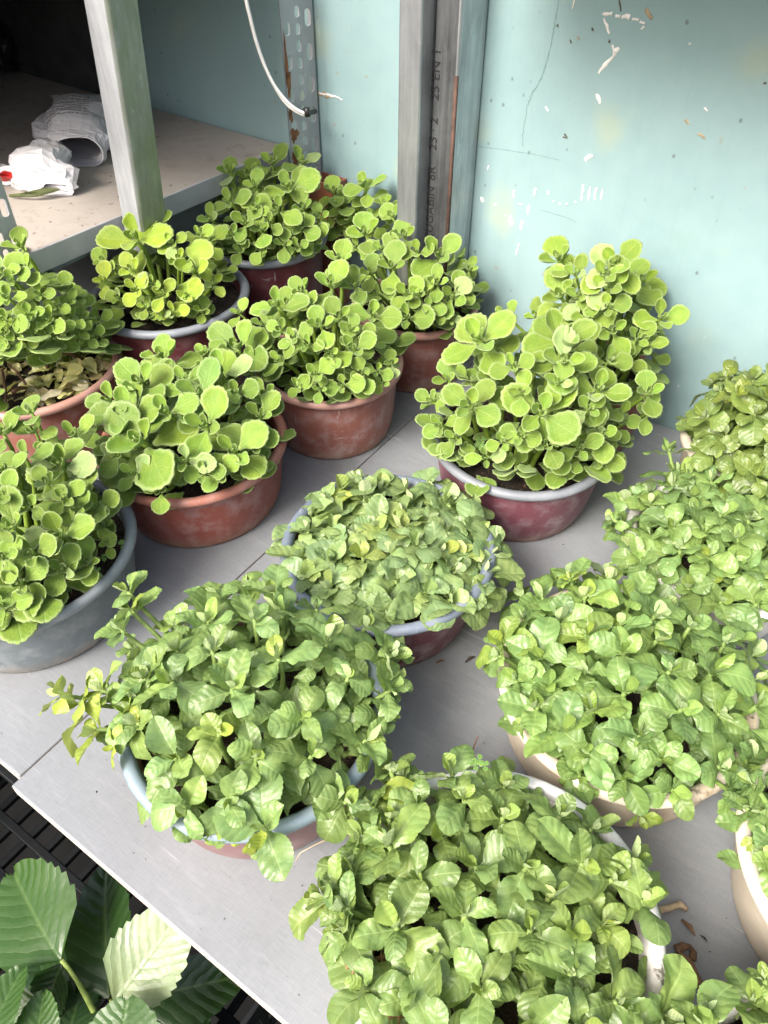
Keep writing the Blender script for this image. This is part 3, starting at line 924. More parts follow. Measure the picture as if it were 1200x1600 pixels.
def frame(d, up):
    d = d / np.linalg.norm(d)
    z = up - d * (up @ d)
    if np.linalg.norm(z) < 1e-4: z = np.cross(d, [1.0, 0.3, 0.1])
    z = z / np.linalg.norm(z)
    x = np.cross(d, z)
    return x, d, z
def put_leaf(parent, me, pos, d, up, size, col, roll=0.0, wide=1.0, name='leaf'):
    x, y, z = frame(d, up)
    if roll:
        x, z = x * cos(roll) + z * sin(roll), z * cos(roll) - x * sin(roll)
    o = bpy.data.objects.new(name, me)
    sx = size * wide
    o.matrix_basis = Matrix(((x[0] * sx, y[0] * size, z[0] * size, pos[0]), (x[1] * sx, y[1] * size, z[1] * size, pos[1]), (x[2] * sx, y[2] * size, z[2] * size, pos[2]), (0, 0, 0, 1)))
    o.color = (*col, 1)
    o.parent = parent
    COL.objects.link(o)
    return o
def shade(c, k, yel=0.0):
    return (min(1, c[0] * k * (1 + 0.50 * yel)), min(1, c[1] * k * (1 + 0.22 * yel)), min(1, c[2] * k * (1 - 0.40 * yel)))

class Fill:
    """Many small leaves deep in a crown, joined into one mesh."""
    def __init__(s): s.v, s.f, s.u, s.e, s.n = [], [], [], [], 0
    def add(s, me, pos, d, up, size):
        x, y, z = frame(np.asarray(d, float), np.asarray(up, float))
        v, f, u, e = ARR[me.name]
        M = np.stack([x, y, z]) * size
        s.v.append(v @ M + np.asarray(pos)); s.u.append(u); s.e.append(e)
        s.f += [tuple(s.n + i for i in q) for q in f]; s.n += len(v)
    def build(s, name, m, root, col):
        me = bpy.data.meshes.new(name)
        me.from_pydata(np.concatenate(s.v).tolist(), [], s.f)
        me.materials.append(m)
        me.polygons.foreach_set('use_smooth', [True] * len(me.polygons))
        uv_attr(me, np.concatenate(s.u), np.concatenate(s.e))
        o = obj(name, me, root); o.color = (*col, 1); o['kind'] = 'stuff'
        return o

def stem_curve(a, b, axis, n=7):
    """From the soil to the tip, arriving along the tip's own axis."""
    a, b = np.asarray(a, float), np.asarray(b, float)
    L = np.linalg.norm(b - a)
    c1, c2 = a + UP * L * 0.35, b - axis * L * 0.38
    return [((1 - t) ** 3) * a + 3 * (1 - t) ** 2 * t * c1 + 3 * (1 - t) * t * t * c2 + t ** 3 * b for t in [i / (n - 1) for i in range(n)]]
def make_shoot(root, base, tip, r0, r1, col, axis):
    """A stem in the plant's own coordinates; the leaves hang from it."""
    base = np.asarray(base, float)
    pts = [p - base for p in stem_curve(base, tip, axis)]
    k = len(pts)
    b = MB().tube(pts, [r0 + (r1 - r0) * i / (k - 1) for i in range(k)], 6)
    o = b.build('shoot', M_STEM, root)
    o.location = base
    o.color = (*col, 1)
    return o, pts

# ------------------------------------------------------------------ pots
POT_MATS = {}
def pot_(root, r, h, k, col, rimcol, pm=None, lip=0.0105, band=True, dusty=0.35, squash=None, rough=0.42):
    """Round plastic pot: body, rolled rim, soil; in root coordinates (root at the foot)."""
    key = ('pot', tuple(col), dusty, rough)
    if key not in POT_MATS: POT_MATS[key] = pot_material('pot plastic', col, dusty=dusty, rough=rough, dust=tuple(min(1, 0.45 * c + 0.34) for c in col))
    key2 = ('rim', tuple(rimcol))
    if key2 not in POT_MATS: POT_MATS[key2] = pot_material('rim plastic', rimcol, dusty=0.3, rough=0.4, dust=tuple(min(1, 0.5 * c + 0.3) for c in rimcol), height=0.001)
    rb = r * k
    wob = lambda a: 1 + 0.006 * sin(2 * a + r * 90) + 0.004 * sin(3 * a + r * 50)
    ri = r - lip
    prof = [(0.001, 0.004), (rb * 0.86, 0.004), (rb * 0.90, 0.0), (rb * 0.965, 0.001)]
    for i in range(9):
        t = i / 8
        bul = sin(pi * t) * 0.02 * r
        prof.append((rb + (ri - rb) * t ** 0.85 + bul * 0.6 + (0.0 if i else -0.002), 0.006 + (h - 0.016) * t))
    prof += [(ri - 0.002, h - 0.006), (ri - 0.005, h - 0.012)]
    for i in range(6):
        t = 1 - i / 5
        prof.append((rb + (ri - rb) * t ** 0.85 + sin(pi * t) * 0.012 * r - 0.006, 0.016 + (h - 0.03) * t))
    pot = MB().lathe(prof, 56, wob=wob).build('pot', POT_MATS[key], root)
    # rolled rim
    rp = [(ri - 0.003, h - 0.013), (r - 0.004, h - 0.013), (r - 0.001, h - 0.010), (r, h - 0.006), (r - 0.002, h - 0.002), (r - 0.006, h), (ri - 0.001, h - 0.0015), (ri - 0.005, h - 0.006)]
    rim = MB().lathe(rp, 56, wob=wob, close=True).build('rim', POT_MATS[key2], pot)
    # soil: a rough disc a little below the rim
    zs = h - 0.026
    n, m = 40, 9
    rs = rb + (ri - rb) * ((zs) / h) ** 0.85 - 0.004
    rr = random.Random(int(r * 10000))
    vs, fs = [(0, 0, zs + 0.006)], []
    for i in range(1, m + 1):
        for k2 in range(n):
            a = 2 * pi * k2 / n
            q = rs * i / m
            vs.append((q * cos(a) * (1.03 if i == m else 1), q * sin(a) * (1.03 if i == m else 1), zs + 0.006 * (1 - (i / m) ** 2) + rr.uniform(-0.003, 0.0035)))
    for k2 in range(n):
        fs.append((0, 1 + k2, 1 + (k2 + 1) % n))
        for i in range(m - 1):
            a_, b_ = 1 + i * n, 1 + (i + 1) * n
            fs.append((a_ + k2, b_ + k2, b_ + (k2 + 1) % n, a_ + (k2 + 1) % n))
    soil = obj('soil', mesh_of('soil', vs, fs, M_SOIL), root)
    # crumbs of bark and grit on the soil, joined: nobody could count them
    b = MB()
    for _ in range(70):
        a, q = rr.uniform(0, 2 * pi), rs * sqrt(rr.uniform(0.02, 0.92))
        s = rr.uniform(0.0015, 0.0042)
        v = [np.array([rr.uniform(-1, 1), rr.uniform(-1, 1), rr.uniform(-0.5, 0.6)]) * s for _ in range(4)]
        p0 = np.array([q * cos(a), q * sin(a), zs + 0.006 * (1 - (q / rs) ** 2) + 0.002])
        b.add([p0 + x for x in v], [(0, 1, 2), (0, 2, 3), (0, 3, 1), (1, 3, 2)])
    g_ = b.build('soil_crumbs', M_BARK, root, False)
    g_['kind'] = 'stuff'
    return pot, zs
M_BARK = simple('bark crumbs', (0.13, 0.075, 0.04), 0.9, var=0.6, scale=110)

# ------------------------------------------------------------------ succulents
def inside(px, py, poly):
    n, c = len(poly), False
    for i in range(n):
        x1, y1 = poly[i]; x2, y2 = poly[(i + 1) % n]
        if (y1 > py) != (y2 > py) and px < (x2 - x1) * (py - y1) / (y2 - y1) + x1: c = not c
    return c
def dome_hit(px, py, c, a, h):
    """Where the sight line through a photo point meets a plant's crown (half ellipsoid); else its nearest pass."""
    d = ray(px, py)
    sc = np.array([1 / a, 1 / a, 1 / h])
    o_, d_ = (EYE - c) * sc, d * sc
    A, B, C_ = d_ @ d_, 2 * o_ @ d_, o_ @ o_ - 1
    disc = B * B - 4 * A * C_
    s = (-B - sqrt(disc)) / (2 * A) if disc > 0 else -B / (2 * A)
    return EYE + d * s, s
GREEN_A = (0.192, 0.300, 0.030)
def rosette(root, base, tip, axis, size, col, r, pairs=5, yel=0.0, top=None):
    loc = np.array(root.location)
    tip_l = tip - loc
    A = axis / np.linalg.norm(axis)
    sh, pts = make_shoot(root, base, tip_l, min(0.006, size * 0.13), size * 0.06, shade(col, 0.85, 0.1), A)
    ref = np.cross(A, [0.3, 0.9, 0.1]); ref /= np.linalg.norm(ref); ref2 = np.cross(A, ref)
    a0 = r.uniform(0, 2 * pi)
    tl = pts[-1]
    down = -A
    lens = [0.36, 0.66, 1.0, 0.98, 0.80, 0.66]
    tilt = [30, 56, 75, 85, 94, 102]
    drop = [0.0, 0.04, 0.14, 0.36, 0.72, 1.10]
    for i in range(pairs):
        for sgn in (0, 1):
            a = a0 + i * pi / 2 + sgn * pi + r.uniform(-0.10, 0.10)
            el = radians(tilt[i] + r.uniform(-7, 7))
            rad = ref * cos(a) + ref2 * sin(a)
            d = A * cos(el) + rad * sin(el)
            up = A * sin(el) - rad * cos(el)
            if i >= 3:                                        # old leaves hang and turn their face up
                d = d + UP * r.uniform(-0.25, 0.1); up = up + UP * 0.35
            me = r.choice(SUC_IN) if i < 2 else r.choice(SUC)
            L = size * lens[i] * r.uniform(0.85, 1.12)
            q = tl + down * size * drop[i] + rad * size * 0.05
            y = yel + (0.14 * (i - 2) if i > 2 else 0) + r.uniform(-0.16, 0.18)
            k = r.uniform(0.78, 1.14) * (1.14 if i < 2 else 1.0)
            cc = shade(col, k, y)
            if r.random() < 0.05: cc = tuple(0.5 * u + 0.5 * v for u, v in zip(cc, (0.42, 0.50, 0.26)))
            put_leaf(sh, me, q, d, up, L, cc, roll=r.uniform(-0.25, 0.25), wide=r.uniform(0.84, 1.10))
    # central bud
    for sgn in (0, 1):
        a = a0 + pi / 2 + sgn * pi
        rad = ref * cos(a) + ref2 * sin(a)
        put_leaf(sh, SUC_IN[0], tl + A * size * 0.04, A * 0.95 + rad * 0.22, A * 0.2 - rad, size * 0.24, shade(col, 1.25, 0.0))
    return sh

def succulent(name, label, centre, r, z, k, potcol, rimcol, hdome, spots, conv, yel=0.0, tone=1.0, dusty=0.35, adome=1.12, seed=0, extra=4, maxleaf=296, rough=0.42, pairs_big=5, fill=95, fsize=1.0, bare=None, ks=1.0, bk=0.55, fr=0.88, hmax=0.62, back=0.0):
    cx, cy = centre
    root = empty(name, (cx, cy, 0.0), label, 'potted plant', 'succulents in plastic pots')
    _, zs = pot_(root, r, z, k, potcol, rimcol, dusty=dusty, rough=rough)
    rr = random.Random(100 + seed)
    c = np.array([cx, cy, z - 0.01])
    col = tuple(x * tone for x in GREEN_A)
    n_leaf = 0
    todo = []
    for sp in spots:
        px, py, lp = conv(sp)
        P, s = dome_hit(px, py, c, r * adome, hdome)
        size = lp * s * (ray(px, py) @ CF) / FPX * 1.25 * ks
        todo.append((P, size, lp, sp[3] if len(sp) > 3 else 0.0))
    for i in range(extra):                                     # the side of the crown that faces away
        a = rr.uniform(0.15, 0.85) * pi
        q = rr.uniform(0.45, 0.85)
        P = c + np.array([cos(a) * r * q, sin(a) * r * q, hdome * sqrt(max(0, 1 - q * q)) * 0.85])
        todo.append((P, 0.042 * rr.uniform(0.8, 1.1), 60, 0.0))
    for P, size, lp, ye in todo:
        P = P.copy()
        if P[2] < z - 0.02: P[2] = z - 0.02
        wd = wall_d(P)
        if wd < size * 0.7: P = P + N * (size * 0.7 - wd)
        nrm = (P - c) / np.array([r * adome, r * adome, hdome]) ** 2
        nrm = nrm / (np.linalg.norm(nrm) + 1e-9)
        ax = nrm * 0.36 + UP * 0.56 + N * 0.42 + np.array([rr.uniform(-.14, .14), rr.uniform(-.14, .14), 0]) + (EYE - P) / np.linalg.norm(EYE - P) * 0.22
        b = P - np.array([cx, cy, 0])
        base = np.array([b[0] * bk, b[1] * bk + back, zs])
        pairs = pairs_big if lp >= 60 else 4
        if lp < 42: pairs = 3
        if n_leaf + pairs * 2 + 2 > maxleaf: break
        n_leaf += pairs * 2 + 2
        rosette(root, base, P, ax, size, col, rr, pairs, yel + ye)
    F = Fill()
    for i in range(fill):
        a, q = rr.uniform(0, 2 * pi), sqrt(rr.uniform(0.05, 1))
        hh = hdome * sqrt(max(0.0, 1 - (q * 0.95) ** 2)) * rr.uniform(0.02, hmax)
        q2 = q * fr
        p = np.array([cos(a) * q2 * r, sin(a) * q2 * r, max(zs + 0.012, z - 0.012 + hh)])
        if bare and inside(*proj(p + np.array([cx, cy, 0])), bare): continue
        if wall_d(p + np.array([cx, cy, 0])) < 0.03: continue
        a2 = a + rr.uniform(-1.2, 1.2)
        d = np.array([cos(a2), sin(a2), rr.uniform(-0.35, 0.45)])
        F.add(rr.choice(SUC), p, d, UP + np.array([rr.uniform(-.3, .3), rr.uniform(-.3, .3), 0]), rr.uniform(0.020, 0.040) * fsize)
    F.build('inner_leaves', M_SUC, root, shade(col, 0.95, yel))
    return root

cz5 = lambda s: (300 + s[0] / 2.5, 220 + s[1] / 2.5, s[2] / 2.5 * 1.05)
cz2 = lambda s: (120 + s[0] / 4, 300 + s[1] / 4, s[2] / 4)
cr3 = lambda s: (s[0] / 2, 400 + s[1] / 2, s[2] / 2)
cz6 = lambda s: (s[0] / 4.325, 330 + s[1] / 4.325, s[2] / 4.325)
cz7 = lambda s: (s[0] / 3.333, 600 + s[1] / 3.333, s[2] / 3.333)
cr4 = lambda s: (600 + s[0] / 2, 400 + s[1] / 2, s[2] / 2)

MAROON, TERRA, GREYRIM = (0.125, 0.030, 0.034), (0.25, 0.085, 0.055), (0.225, 0.245, 0.27)
def xy(px, py, z): return tuple(at_z(px, py, z)[:2])

succulent('succulent_plant', 'bushy succulent in maroon pot with grey rim, in the back corner beside the perforated upright', xy(414, 366, 0.185), 0.116, 0.185, 0.82, MAROON, GREYRIM, 0.125,
    [(380, 185, 82), (145, 125, 60), (310, 90, 60), (425, 85, 60), (250, 180, 60), (150, 240, 60), (210, 320, 65), (75, 310, 55), (435, 265, 60), (335, 270, 68), (425, 345, 60), (270, 350, 50), (360, 405, 45), (410, 415, 40), (270, 425, 40),
     (190, 430, 40), (480, 390, 50), (450, 160, 55), (160, 370, 50), (300, 320, 50), (250, 260, 50), (500, 300, 50), (100, 380, 40)], cz5, 0.02, 0.98, seed=1, adome=1.25, ks=1.1)
succulent('succulent_plant', 'yellow-green succulent in small maroon pot with grey rim, under the leaning square post', xy(263, 455, 0.175), 0.134, 0.175, 0.80, MAROON, GREYRIM, 0.115,
    [(370, 295, 185, .25), (500, 195, 105), (600, 320, 85), (760, 270, 80), (735, 490, 165, .2), (470, 570, 65), (265, 660, 80), (175, 430, 90), (350, 490, 120, .5), (375, 610, 110, .6), (790, 745, 78), (430, 720, 65), (610, 755, 90, .5), (530, 770, 60),
     (690, 660, 100, .6), (540, 640, 95, .4), (170, 560, 95, .7), (850, 570, 100, .4), (640, 420, 90, .3)], cz2, 0.32, 1.08, seed=2, extra=2, adome=0.90, ks=1.0, fill=130, fr=0.72, bare=[(322, 430), (392, 430), (392, 520), (322, 520)])
succulent('succulent_plant', 'leggy succulent in terracotta pot with dry yellowed dead leaves on its bare soil', tuple(at_z(54, 569, 0.14)[:2]), 0.130, 0.14, 0.80, TERRA, (0.42, 0.22, 0.17), 0.19,
    [(140, 240, 140), (170, 400, 130), (265, 560, 90), (460, 620, 90), (60, 590, 110), (660, 730, 85), (575, 860, 75), (330, 740, 120), (450, 530, 110), (40, 740, 110), (130, 780, 80), (50, 900, 90), (90, 470, 110), (10, 400, 110), (640, 900, 70), (560, 720, 80), (10, 1000, 70), (380, 640, 70), (120, 860, 80), (220, 830, 75), (420, 800, 80), (520, 810, 80), (310, 840, 70), (30, 820, 90), (620, 820, 80), (480, 720, 90), (200, 700, 90)], cz6, 0.14, 1.12, seed=3, adome=0.92, ks=1.05, fsize=1.3, bk=0.5, fr=0.9, fill=230, hmax=0.85, back=0.06, bare=[(0, 562), (70, 560), (190, 556), (200, 660), (0, 660)])
succulent('succulent_plant', 'big-leaved succulent in large grey-blue basin at the left end of the table', (-0.456, 0.658), 0.143, 0.108, 0.845, (0.155, 0.185, 0.195), (0.235, 0.265, 0.285), 0.125,
    [(165, 150, 90), (185, 245, 80), (390, 270, 90), (320, 430, 130), (310, 790, 140), (110, 1040, 120), (150, 640, 75), (545, 740, 70), (20, 260, 110), (130, 380, 95), (440, 560, 90), (60, 740, 130), (10, 590, 100), (30, 900, 100), (340, 600, 85), (510, 640, 90), (400, 650, 80),
     (170, 880, 110), (10, 1150, 110), (455, 930, 85), (330, 960, 95), (30, 450, 100), (250, 510, 85), (170, 1140, 75), (560, 830, 60), (250, 340, 70)], cz7, 0.10, 0.95, seed=4, adome=0.90, rough=0.5, ks=1.22, fsize=1.45, fill=130, fr=0.80, bare=[(160, 730), (215, 790), (200, 900), (100, 985), (70, 960), (130, 900), (160, 840)])
succulent('succulent_plant', 'full succulent in plain brick-red pot just behind and right of the grey-blue basin', (-0.275, 0.865), 0.136, 0.112, 0.85, (0.235, 0.066, 0.046), (0.37, 0.15, 0.105), 0.105,
    [(745, 290, 100), (510, 320, 85), (580, 390, 65), (630, 435, 95, -.3), (640, 310, 60), (440, 400, 90), (395, 495, 100), (345, 455, 70), (440, 580, 125), (525, 490, 75), (645, 530, 95), (735, 610, 90), (640, 680, 50), (740, 430, 60), (690, 365, 90), (500, 735, 60),
     (800, 590, 55), (815, 500, 70), (420, 680, 60), (580, 640, 70), (370, 620, 60), (785, 350, 75), (830, 440, 65), (300, 530, 60), (690, 680, 55)], cr3, 0.0, 1.0, seed=5, adome=1.12, ks=1.05, fsize=1.15)
succulent('succulent_plant', 'succulent in scuffed dusty-red pot between the brick-red pot and the pot under the tubes', (-0.086, 1.045), 0.118, 0.126, 0.84, (0.26, 0.10, 0.072), (0.44, 0.24, 0.19), 0.125,
    [(575, 470, 72), (545, 570, 90), (335, 650, 95), (185, 675, 45), (580, 690, 65), (505, 725, 70), (710, 685, 70), (345, 860, 60), (400, 770, 55), (545, 835, 45), (635, 815, 70), (485, 910, 60), (665, 910, 55), (725, 900, 45), (780, 870, 45), (590, 955, 55), (420, 960, 45), (500, 970, 38),
     (745, 945, 38), (455, 800, 50), (690, 780, 55), (640, 570, 65), (430, 590, 60), (350, 740, 60), (620, 740, 55), (280, 720, 50)], cz5, 0.0, 1.0, seed=6, ks=1.1, fsize=1.15, adome=1.15, dusty=0.6)
succulent('succulent_plant', 'succulent in terracotta pot at the wall, directly under the two galvanised tubes', (0.056, 1.222), 0.110, 0.131, 0.836, (0.20, 0.068, 0.048), (0.40, 0.21, 0.16), 0.125,
    [(680, 365, 80), (785, 300, 60), (830, 375, 65), (965, 450, 90), (785, 495, 80), (1020, 610, 75), (1085, 505, 50), (890, 600, 55), (880, 435, 55), (920, 650, 50), (1060, 580, 50), (840, 600, 60), (730, 600, 50), (1015, 700, 32), (745, 430, 55), (840, 690, 75), (940, 690, 42), (960, 560, 60), (700, 520, 60), (640, 420, 60)], cz5, 0.02, 0.96, seed=7, ks=1.08, fsize=1.1, adome=1.2)
succulent('succulent_plant', 'tall large-leaved succulent in pink maroon pot with pale rim and bare soil in front', (0.198, 0.868), 0.133, 0.119, 0.80, (0.175, 0.060, 0.078), (0.20, 0.215, 0.235), 0.175,
    [(550, 255, 110), (300, 265, 100), (490, 490, 105), (670, 420, 88), (405, 345, 62), (270, 470, 85), (150, 455, 50), (545, 400, 62), (680, 555, 78), (740, 500, 62), (825, 430, 65), (225, 570, 60), (610, 600, 62), (370, 580, 50), (320, 630, 55), (670, 630, 68), (715, 625, 45),
     (510, 590, 70), (430, 560, 60), (825, 490, 60), (640, 480, 60), (200, 390, 60), (560, 330, 90), (430, 430, 60), (700, 330, 60), (180, 530, 60)], cr4, 0.0, 1.0, seed=8, adome=1.0, ks=1.0, fsize=1.15, fill=170, fr=0.92, dusty=0.5, bare=[(775, 735), (900, 735), (900, 790), (775, 790)])
succulent('succulent_plant', 'tall thin succulent in terracotta pot at the wall, behind the pink maroon pot', xy(936, 575, 0.13), 0.090, 0.13, 0.80, (0.24, 0.085, 0.06), (0.36, 0.14, 0.105), 0.205,
    [(555, 130, 88), (545, 12, 82), (725, 25, 85), (700, 100, 72), (865, 195, 75), (715, 235, 75), (380, 185, 48), (640, 190, 70), (760, 330, 55), (600, 60, 60), (690, 60, 70), (480, 190, 60), (790, 260, 60), (560, 60, 70), (820, 280, 60), (700, 160, 60), (610, 130, 60)], cr4, 0.12, 1.0, seed=9, adome=1.2, extra=2, pairs_big=6)

# narrow trough at the foot of the wall
def trough():
    al0, al1 = wall_al(on_wall(498, 268)), wall_al(on_wall(543, 285))
    zt = on_wall(500, 266)[2]
    root = empty('trough_plant', wp((al0 + al1) / 2, 0.022, 0), 'small square terracotta box of succulent shoots wedged against the wall behind the back corner pot', 'potted plant')
    PI = Matrix.Translation(-Vector(root.location))
    m = pot_material('trough clay', (0.30, 0.11, 0.06), dusty=0.3)
    b = MB().wbox(al0, al1, 0.002, 0.006, 0, zt).wbox(al0, al1, 0.042, 0.046, 0, zt).wbox(al0, al0 + 0.004, 0.0062, 0.0418, 0, zt).wbox(al1 - 0.004, al1, 0.0062, 0.0418, 0, zt)
    o = b.build('trough', m, root, False); o.matrix_parent_inverse = PI
    o = MB().wbox(al0 + .0042, al1 - .0042, .0062, .0418, zt - .05, zt - .03).build('soil', M_SOIL, root, False); o.matrix_parent_inverse = PI
    rr = random.Random(77)
    for px, py, lp in ((522, 300, 30), (570, 290, 34), (540, 318, 32), (552, 342, 34), (602, 320, 28), (515, 335, 30), (585, 345, 30), (535, 365, 30)):
        P = on_wall(px, py, 0.055)
        size = lp * np.linalg.norm(P - EYE) / FPX * 0.92
        bl = P - np.array(root.location)
        bl = np.array([bl[0] * 0.8, bl[1] * 0.8, zt - .032])
        rosette(root, bl, P, UP * 0.8 + N * 0.35 + E * rr.uniform(-.2, .3), size, GREEN_A, rr, 5)
trough()

# ------------------------------------------------------------------ crinkled-leaf plants
GREEN_B = (0.180, 0.270, 0.082)
def leafy_shoot(root, base, tip_l, axis, size, col, r, n=7, yel=0.0, spread=1.0, long_=1.0):
    A = axis / np.linalg.norm(axis)
    sh, pts = make_shoot(root, base, tip_l, 0.0034, 0.0022, shade(col, 1.0, 0.25), A)
    ref = np.cross(A, [0.3, 0.9, 0.1]); ref /= np.linalg.norm(ref); ref2 = np.cross(A, ref)
    a0 = r.uniform(0, 2 * pi)
    tl = pts[-1]
    down = -A
    for i in range(n):
        t = i / max(1, n - 1)
        a = a0 + i * 2.3998 + r.uniform(-0.3, 0.3)
        el = radians((24 + 62 * t ** 0.8) * spread + r.uniform(-12, 12))
        rad = ref * cos(a) + ref2 * sin(a)
        d = A * cos(el) + rad * sin(el) + UP * 0.04
        up = A * sin(el) - rad * cos(el)
        L = size * (0.46 + 0.60 * min(1, t * 1.4)) * r.uniform(0.76, 1.12) * long_
        me = r.choice(LEAFY_IN) if i < 2 and r.random() < 0.8 else r.choice(LEAFY)
        y = yel + r.uniform(-0.18, 0.16) + (0.22 if i < 2 else 0)
        if r.random() < 0.02: y += 0.7
        k = r.uniform(0.78, 1.18) * (1.12 if i < 2 else 1.0)
        put_leaf(sh, me, tl + down * size * 0.16 * t, d, up, L, shade(col, k, y), roll=r.uniform(-0.38, 0.38), wide=r.uniform(0.88, 1.12))
    return sh

def leafy(name, label, centre, r, z, k, potcol, rimcol, hdome, poly, size, nmax, seed, adome=1.25, tone=(1, 1, 1), yel=0.0, spikes=(), dusty=0.3, off=(0, 0), gap=0.70, nleaf=7, lip=0.0105, rough=0.42, holes=(), fill=230, shrink=0.97, hvar=0.016):
    cx, cy = centre
    root = empty(name, (cx, cy, 0.0), label, 'potted plant', 'leafy plants in plastic bowls')
    _, zs = pot_(root, r, z, k, potcol, rimcol, dusty=dusty, lip=lip, rough=rough)
    rr = random.Random(500 + seed)
    col = tuple(a * b for a, b in zip(GREEN_B, tone))
    placed = []
    tries = 0
    gx_, gy_ = sum(p[0] for p in poly) / len(poly), sum(p[1] for p in poly) / len(poly)
    poly = [(gx_ + (x - gx_) * shrink, gy_ + (y - gy_) * shrink) for x, y in poly]
    while len(placed) < nmax and tries < 9000:
        tries += 1
        q, a = sqrt(rr.random()) * adome, rr.uniform(0, 2 * pi)
        x, y = off[0] + r * q * cos(a), off[1] + r * q * sin(a)
        qq = hypot(x, y) / r
        zt = z + hdome * (1 - min(1.0, q / adome) ** 2.2) - 0.012 + rr.uniform(-0.5, 0.8) * hvar - max(0, qq - 1.02) * 0.08
        P = np.array([cx + x, cy + y, zt])
        px, py = proj(P)
        vis = -300 < px < 1500 and -300 < py < 1900
        if vis and not inside(px, py, poly): continue
        if any(inside(px, py, h_) for h_ in holes): continue
        g_ = max(0.45 * size, 0.92 * r * adome * sqrt(pi / nmax) * 0.94 ** (tries // 500))
        if any((P[0] - p[0]) ** 2 + (P[1] - p[1]) ** 2 < g_ * g_ for p in placed): continue
        if wall_d(P) < size * 0.8: continue
        placed.append(P)
    F = Fill()
    for i in range(fill):
        a, q = rr.uniform(0, 2 * pi), sqrt(rr.uniform(0.0, 1))
        p = np.array([cos(a) * q * r * 0.95, sin(a) * q * r * 0.95, max(zs + 0.008, z - 0.014 + hdome * (1 - q ** 2.4) * rr.uniform(0.1, 0.92))])
        if any(inside(*proj(p + np.array([cx, cy, 0])), h_) for h_ in holes): continue
        a2 = rr.uniform(0, 2 * pi)
        F.add(rr.choice(LEAFY), p, np.array([cos(a2), sin(a2), rr.uniform(-0.2, 0.5)]), UP + np.array([rr.uniform(-.4, .4), rr.uniform(-.4, .4), 0]), size * rr.uniform(0.55, 0.95))
    F.build('inner_leaves', M_LEAFY, root, shade(col, 0.95, yel))
    nl = 0
    for P in placed:
        b = P - np.array([cx, cy, 0])
        q = hypot(b[0], b[1]) / r
        f = min(0.86, 0.86 / max(q, 1e-3) * 0.9) if q > 0.86 else 0.92
        base = np.array([b[0] * f, b[1] * f, zs])
        ax = UP + np.array([b[0], b[1], 0]) / r * (0.40 + 0.25 * (q > 0.9)) + np.array([rr.uniform(-.28, .28), rr.uniform(-.28, .28), 0])
        leafy_shoot(root, base, b, ax, size * rr.uniform(0.8, 1.15), col, rr, nleaf, yel + (rr.uniform(0, .45) if rr.random() < 0.14 else 0))
        nl += nleaf
    for (px, py, zz, lp, dirx, diry, dz, ye) in spikes:            # shoots that reach out over the rim
        P = at_z(px, py, zz)
        b = P - np.array([cx, cy, 0])
        q = hypot(b[0], b[1])
        base = np.array([b[0], b[1], 0]) * min(1, 0.75 * r / q); base[2] = zs
        leafy_shoot(root, base, b, np.array([dirx, diry, dz]), 0.80 * lp * np.linalg.norm(P - EYE) / FPX, col, rr, 6, ye, 0.95)
    return root

L1P = [(470, 770), (500, 752), (590, 740), (640, 745), (735, 775), (765, 830), (778, 895), (760, 925), (700, 950), (610, 965), (560, 960), (480, 905), (455, 850)]
leafy('bowl_plant', 'low dense pale leafy plant filling maroon bowl with slate-blue rim, middle of the table', (0.005, 0.653), 0.134, 0.114, 0.80, (0.115, 0.030, 0.040), (0.15, 0.18, 0.225), 0.020, L1P, 0.048, 42, 1, 0.93, (1.20, 1.14, 1.42), -0.02, nleaf=7, dusty=0.45,
      hvar=0.008, fill=120)
L2P = [(190, 960), (215, 925), (300, 920), (395, 895), (440, 925), (560, 965), (625, 1010), (630, 1060), (600, 1100), (610, 1140), (580, 1180), (590, 1240), (540, 1280), (470, 1315), (390, 1320), (300, 1300), (255, 1240), (235, 1190), (180, 1150), (170, 1110), (200, 1060), (180, 1000)]
leafy('bowl_plant', 'sprawling leafy plant spilling over pale blue rim of dusty pink bowl by the front edge', (-0.132, 0.423), 0.136, 0.120, 0.80, (0.235, 0.125, 0.125), (0.22, 0.285, 0.325), 0.070, L2P, 0.042, 34, 2, 1.24, (1.08, 1.09, 1.10), 0.0, nleaf=6,
      spikes=[(122, 1098, .13, 82, -.9, -.1, .5, .8), (160, 1080, .14, 74, -.7, .1, .6, .4), (150, 1140, .13, 66, -.7, -.3, .5, .7), (215, 1130, .15, 74, -.4, -.2, .8, .1), (95, 1085, .125, 60, -.9, .1, .3, .9), (190, 985, .15, 64, -.6, .2, .7, 0), (225, 1060, .16, 74, -.4, 0, .8, 0), (205, 955, .15, 62, -.6, .3, .7, 0), (612, 1015, .13, 56, .6, .2, .7, 0), (612, 1065, .125, 56, .7, 0, .6, 0), (598, 1120, .125, 56, .7, -.1, .6, 0), (580, 1180, .12, 52, .6, -.3, .6, 0), (545, 1255, .115, 52, .4, -.6, .5, .1), (200, 925, .15, 52, -.5, .3, .8, .1), (180, 1165, .135, 52, -.6, -.5, .4, .8), (330, 1300, .12, 48, -.3, -.8, .4, .5), (395, 1310, .115, 44, .1, -.8, .3, .9), (215, 1095, .15, 62, -.5, 0, .8, 0)],
      holes=[[(190, 1160), (250, 1160), (260, 1260), (200, 1240)]])
L3P = [(490, 1395), (540, 1340), (555, 1310), (610, 1210), (680, 1190), (740, 1200), (830, 1240), (880, 1270), (985, 1310), (1030, 1370), (1020, 1420), (1000, 1460), (965, 1490), (990, 1530), (1050, 1580), (1060, 1700), (600, 1700), (580, 1600), (545, 1500), (500, 1440)]
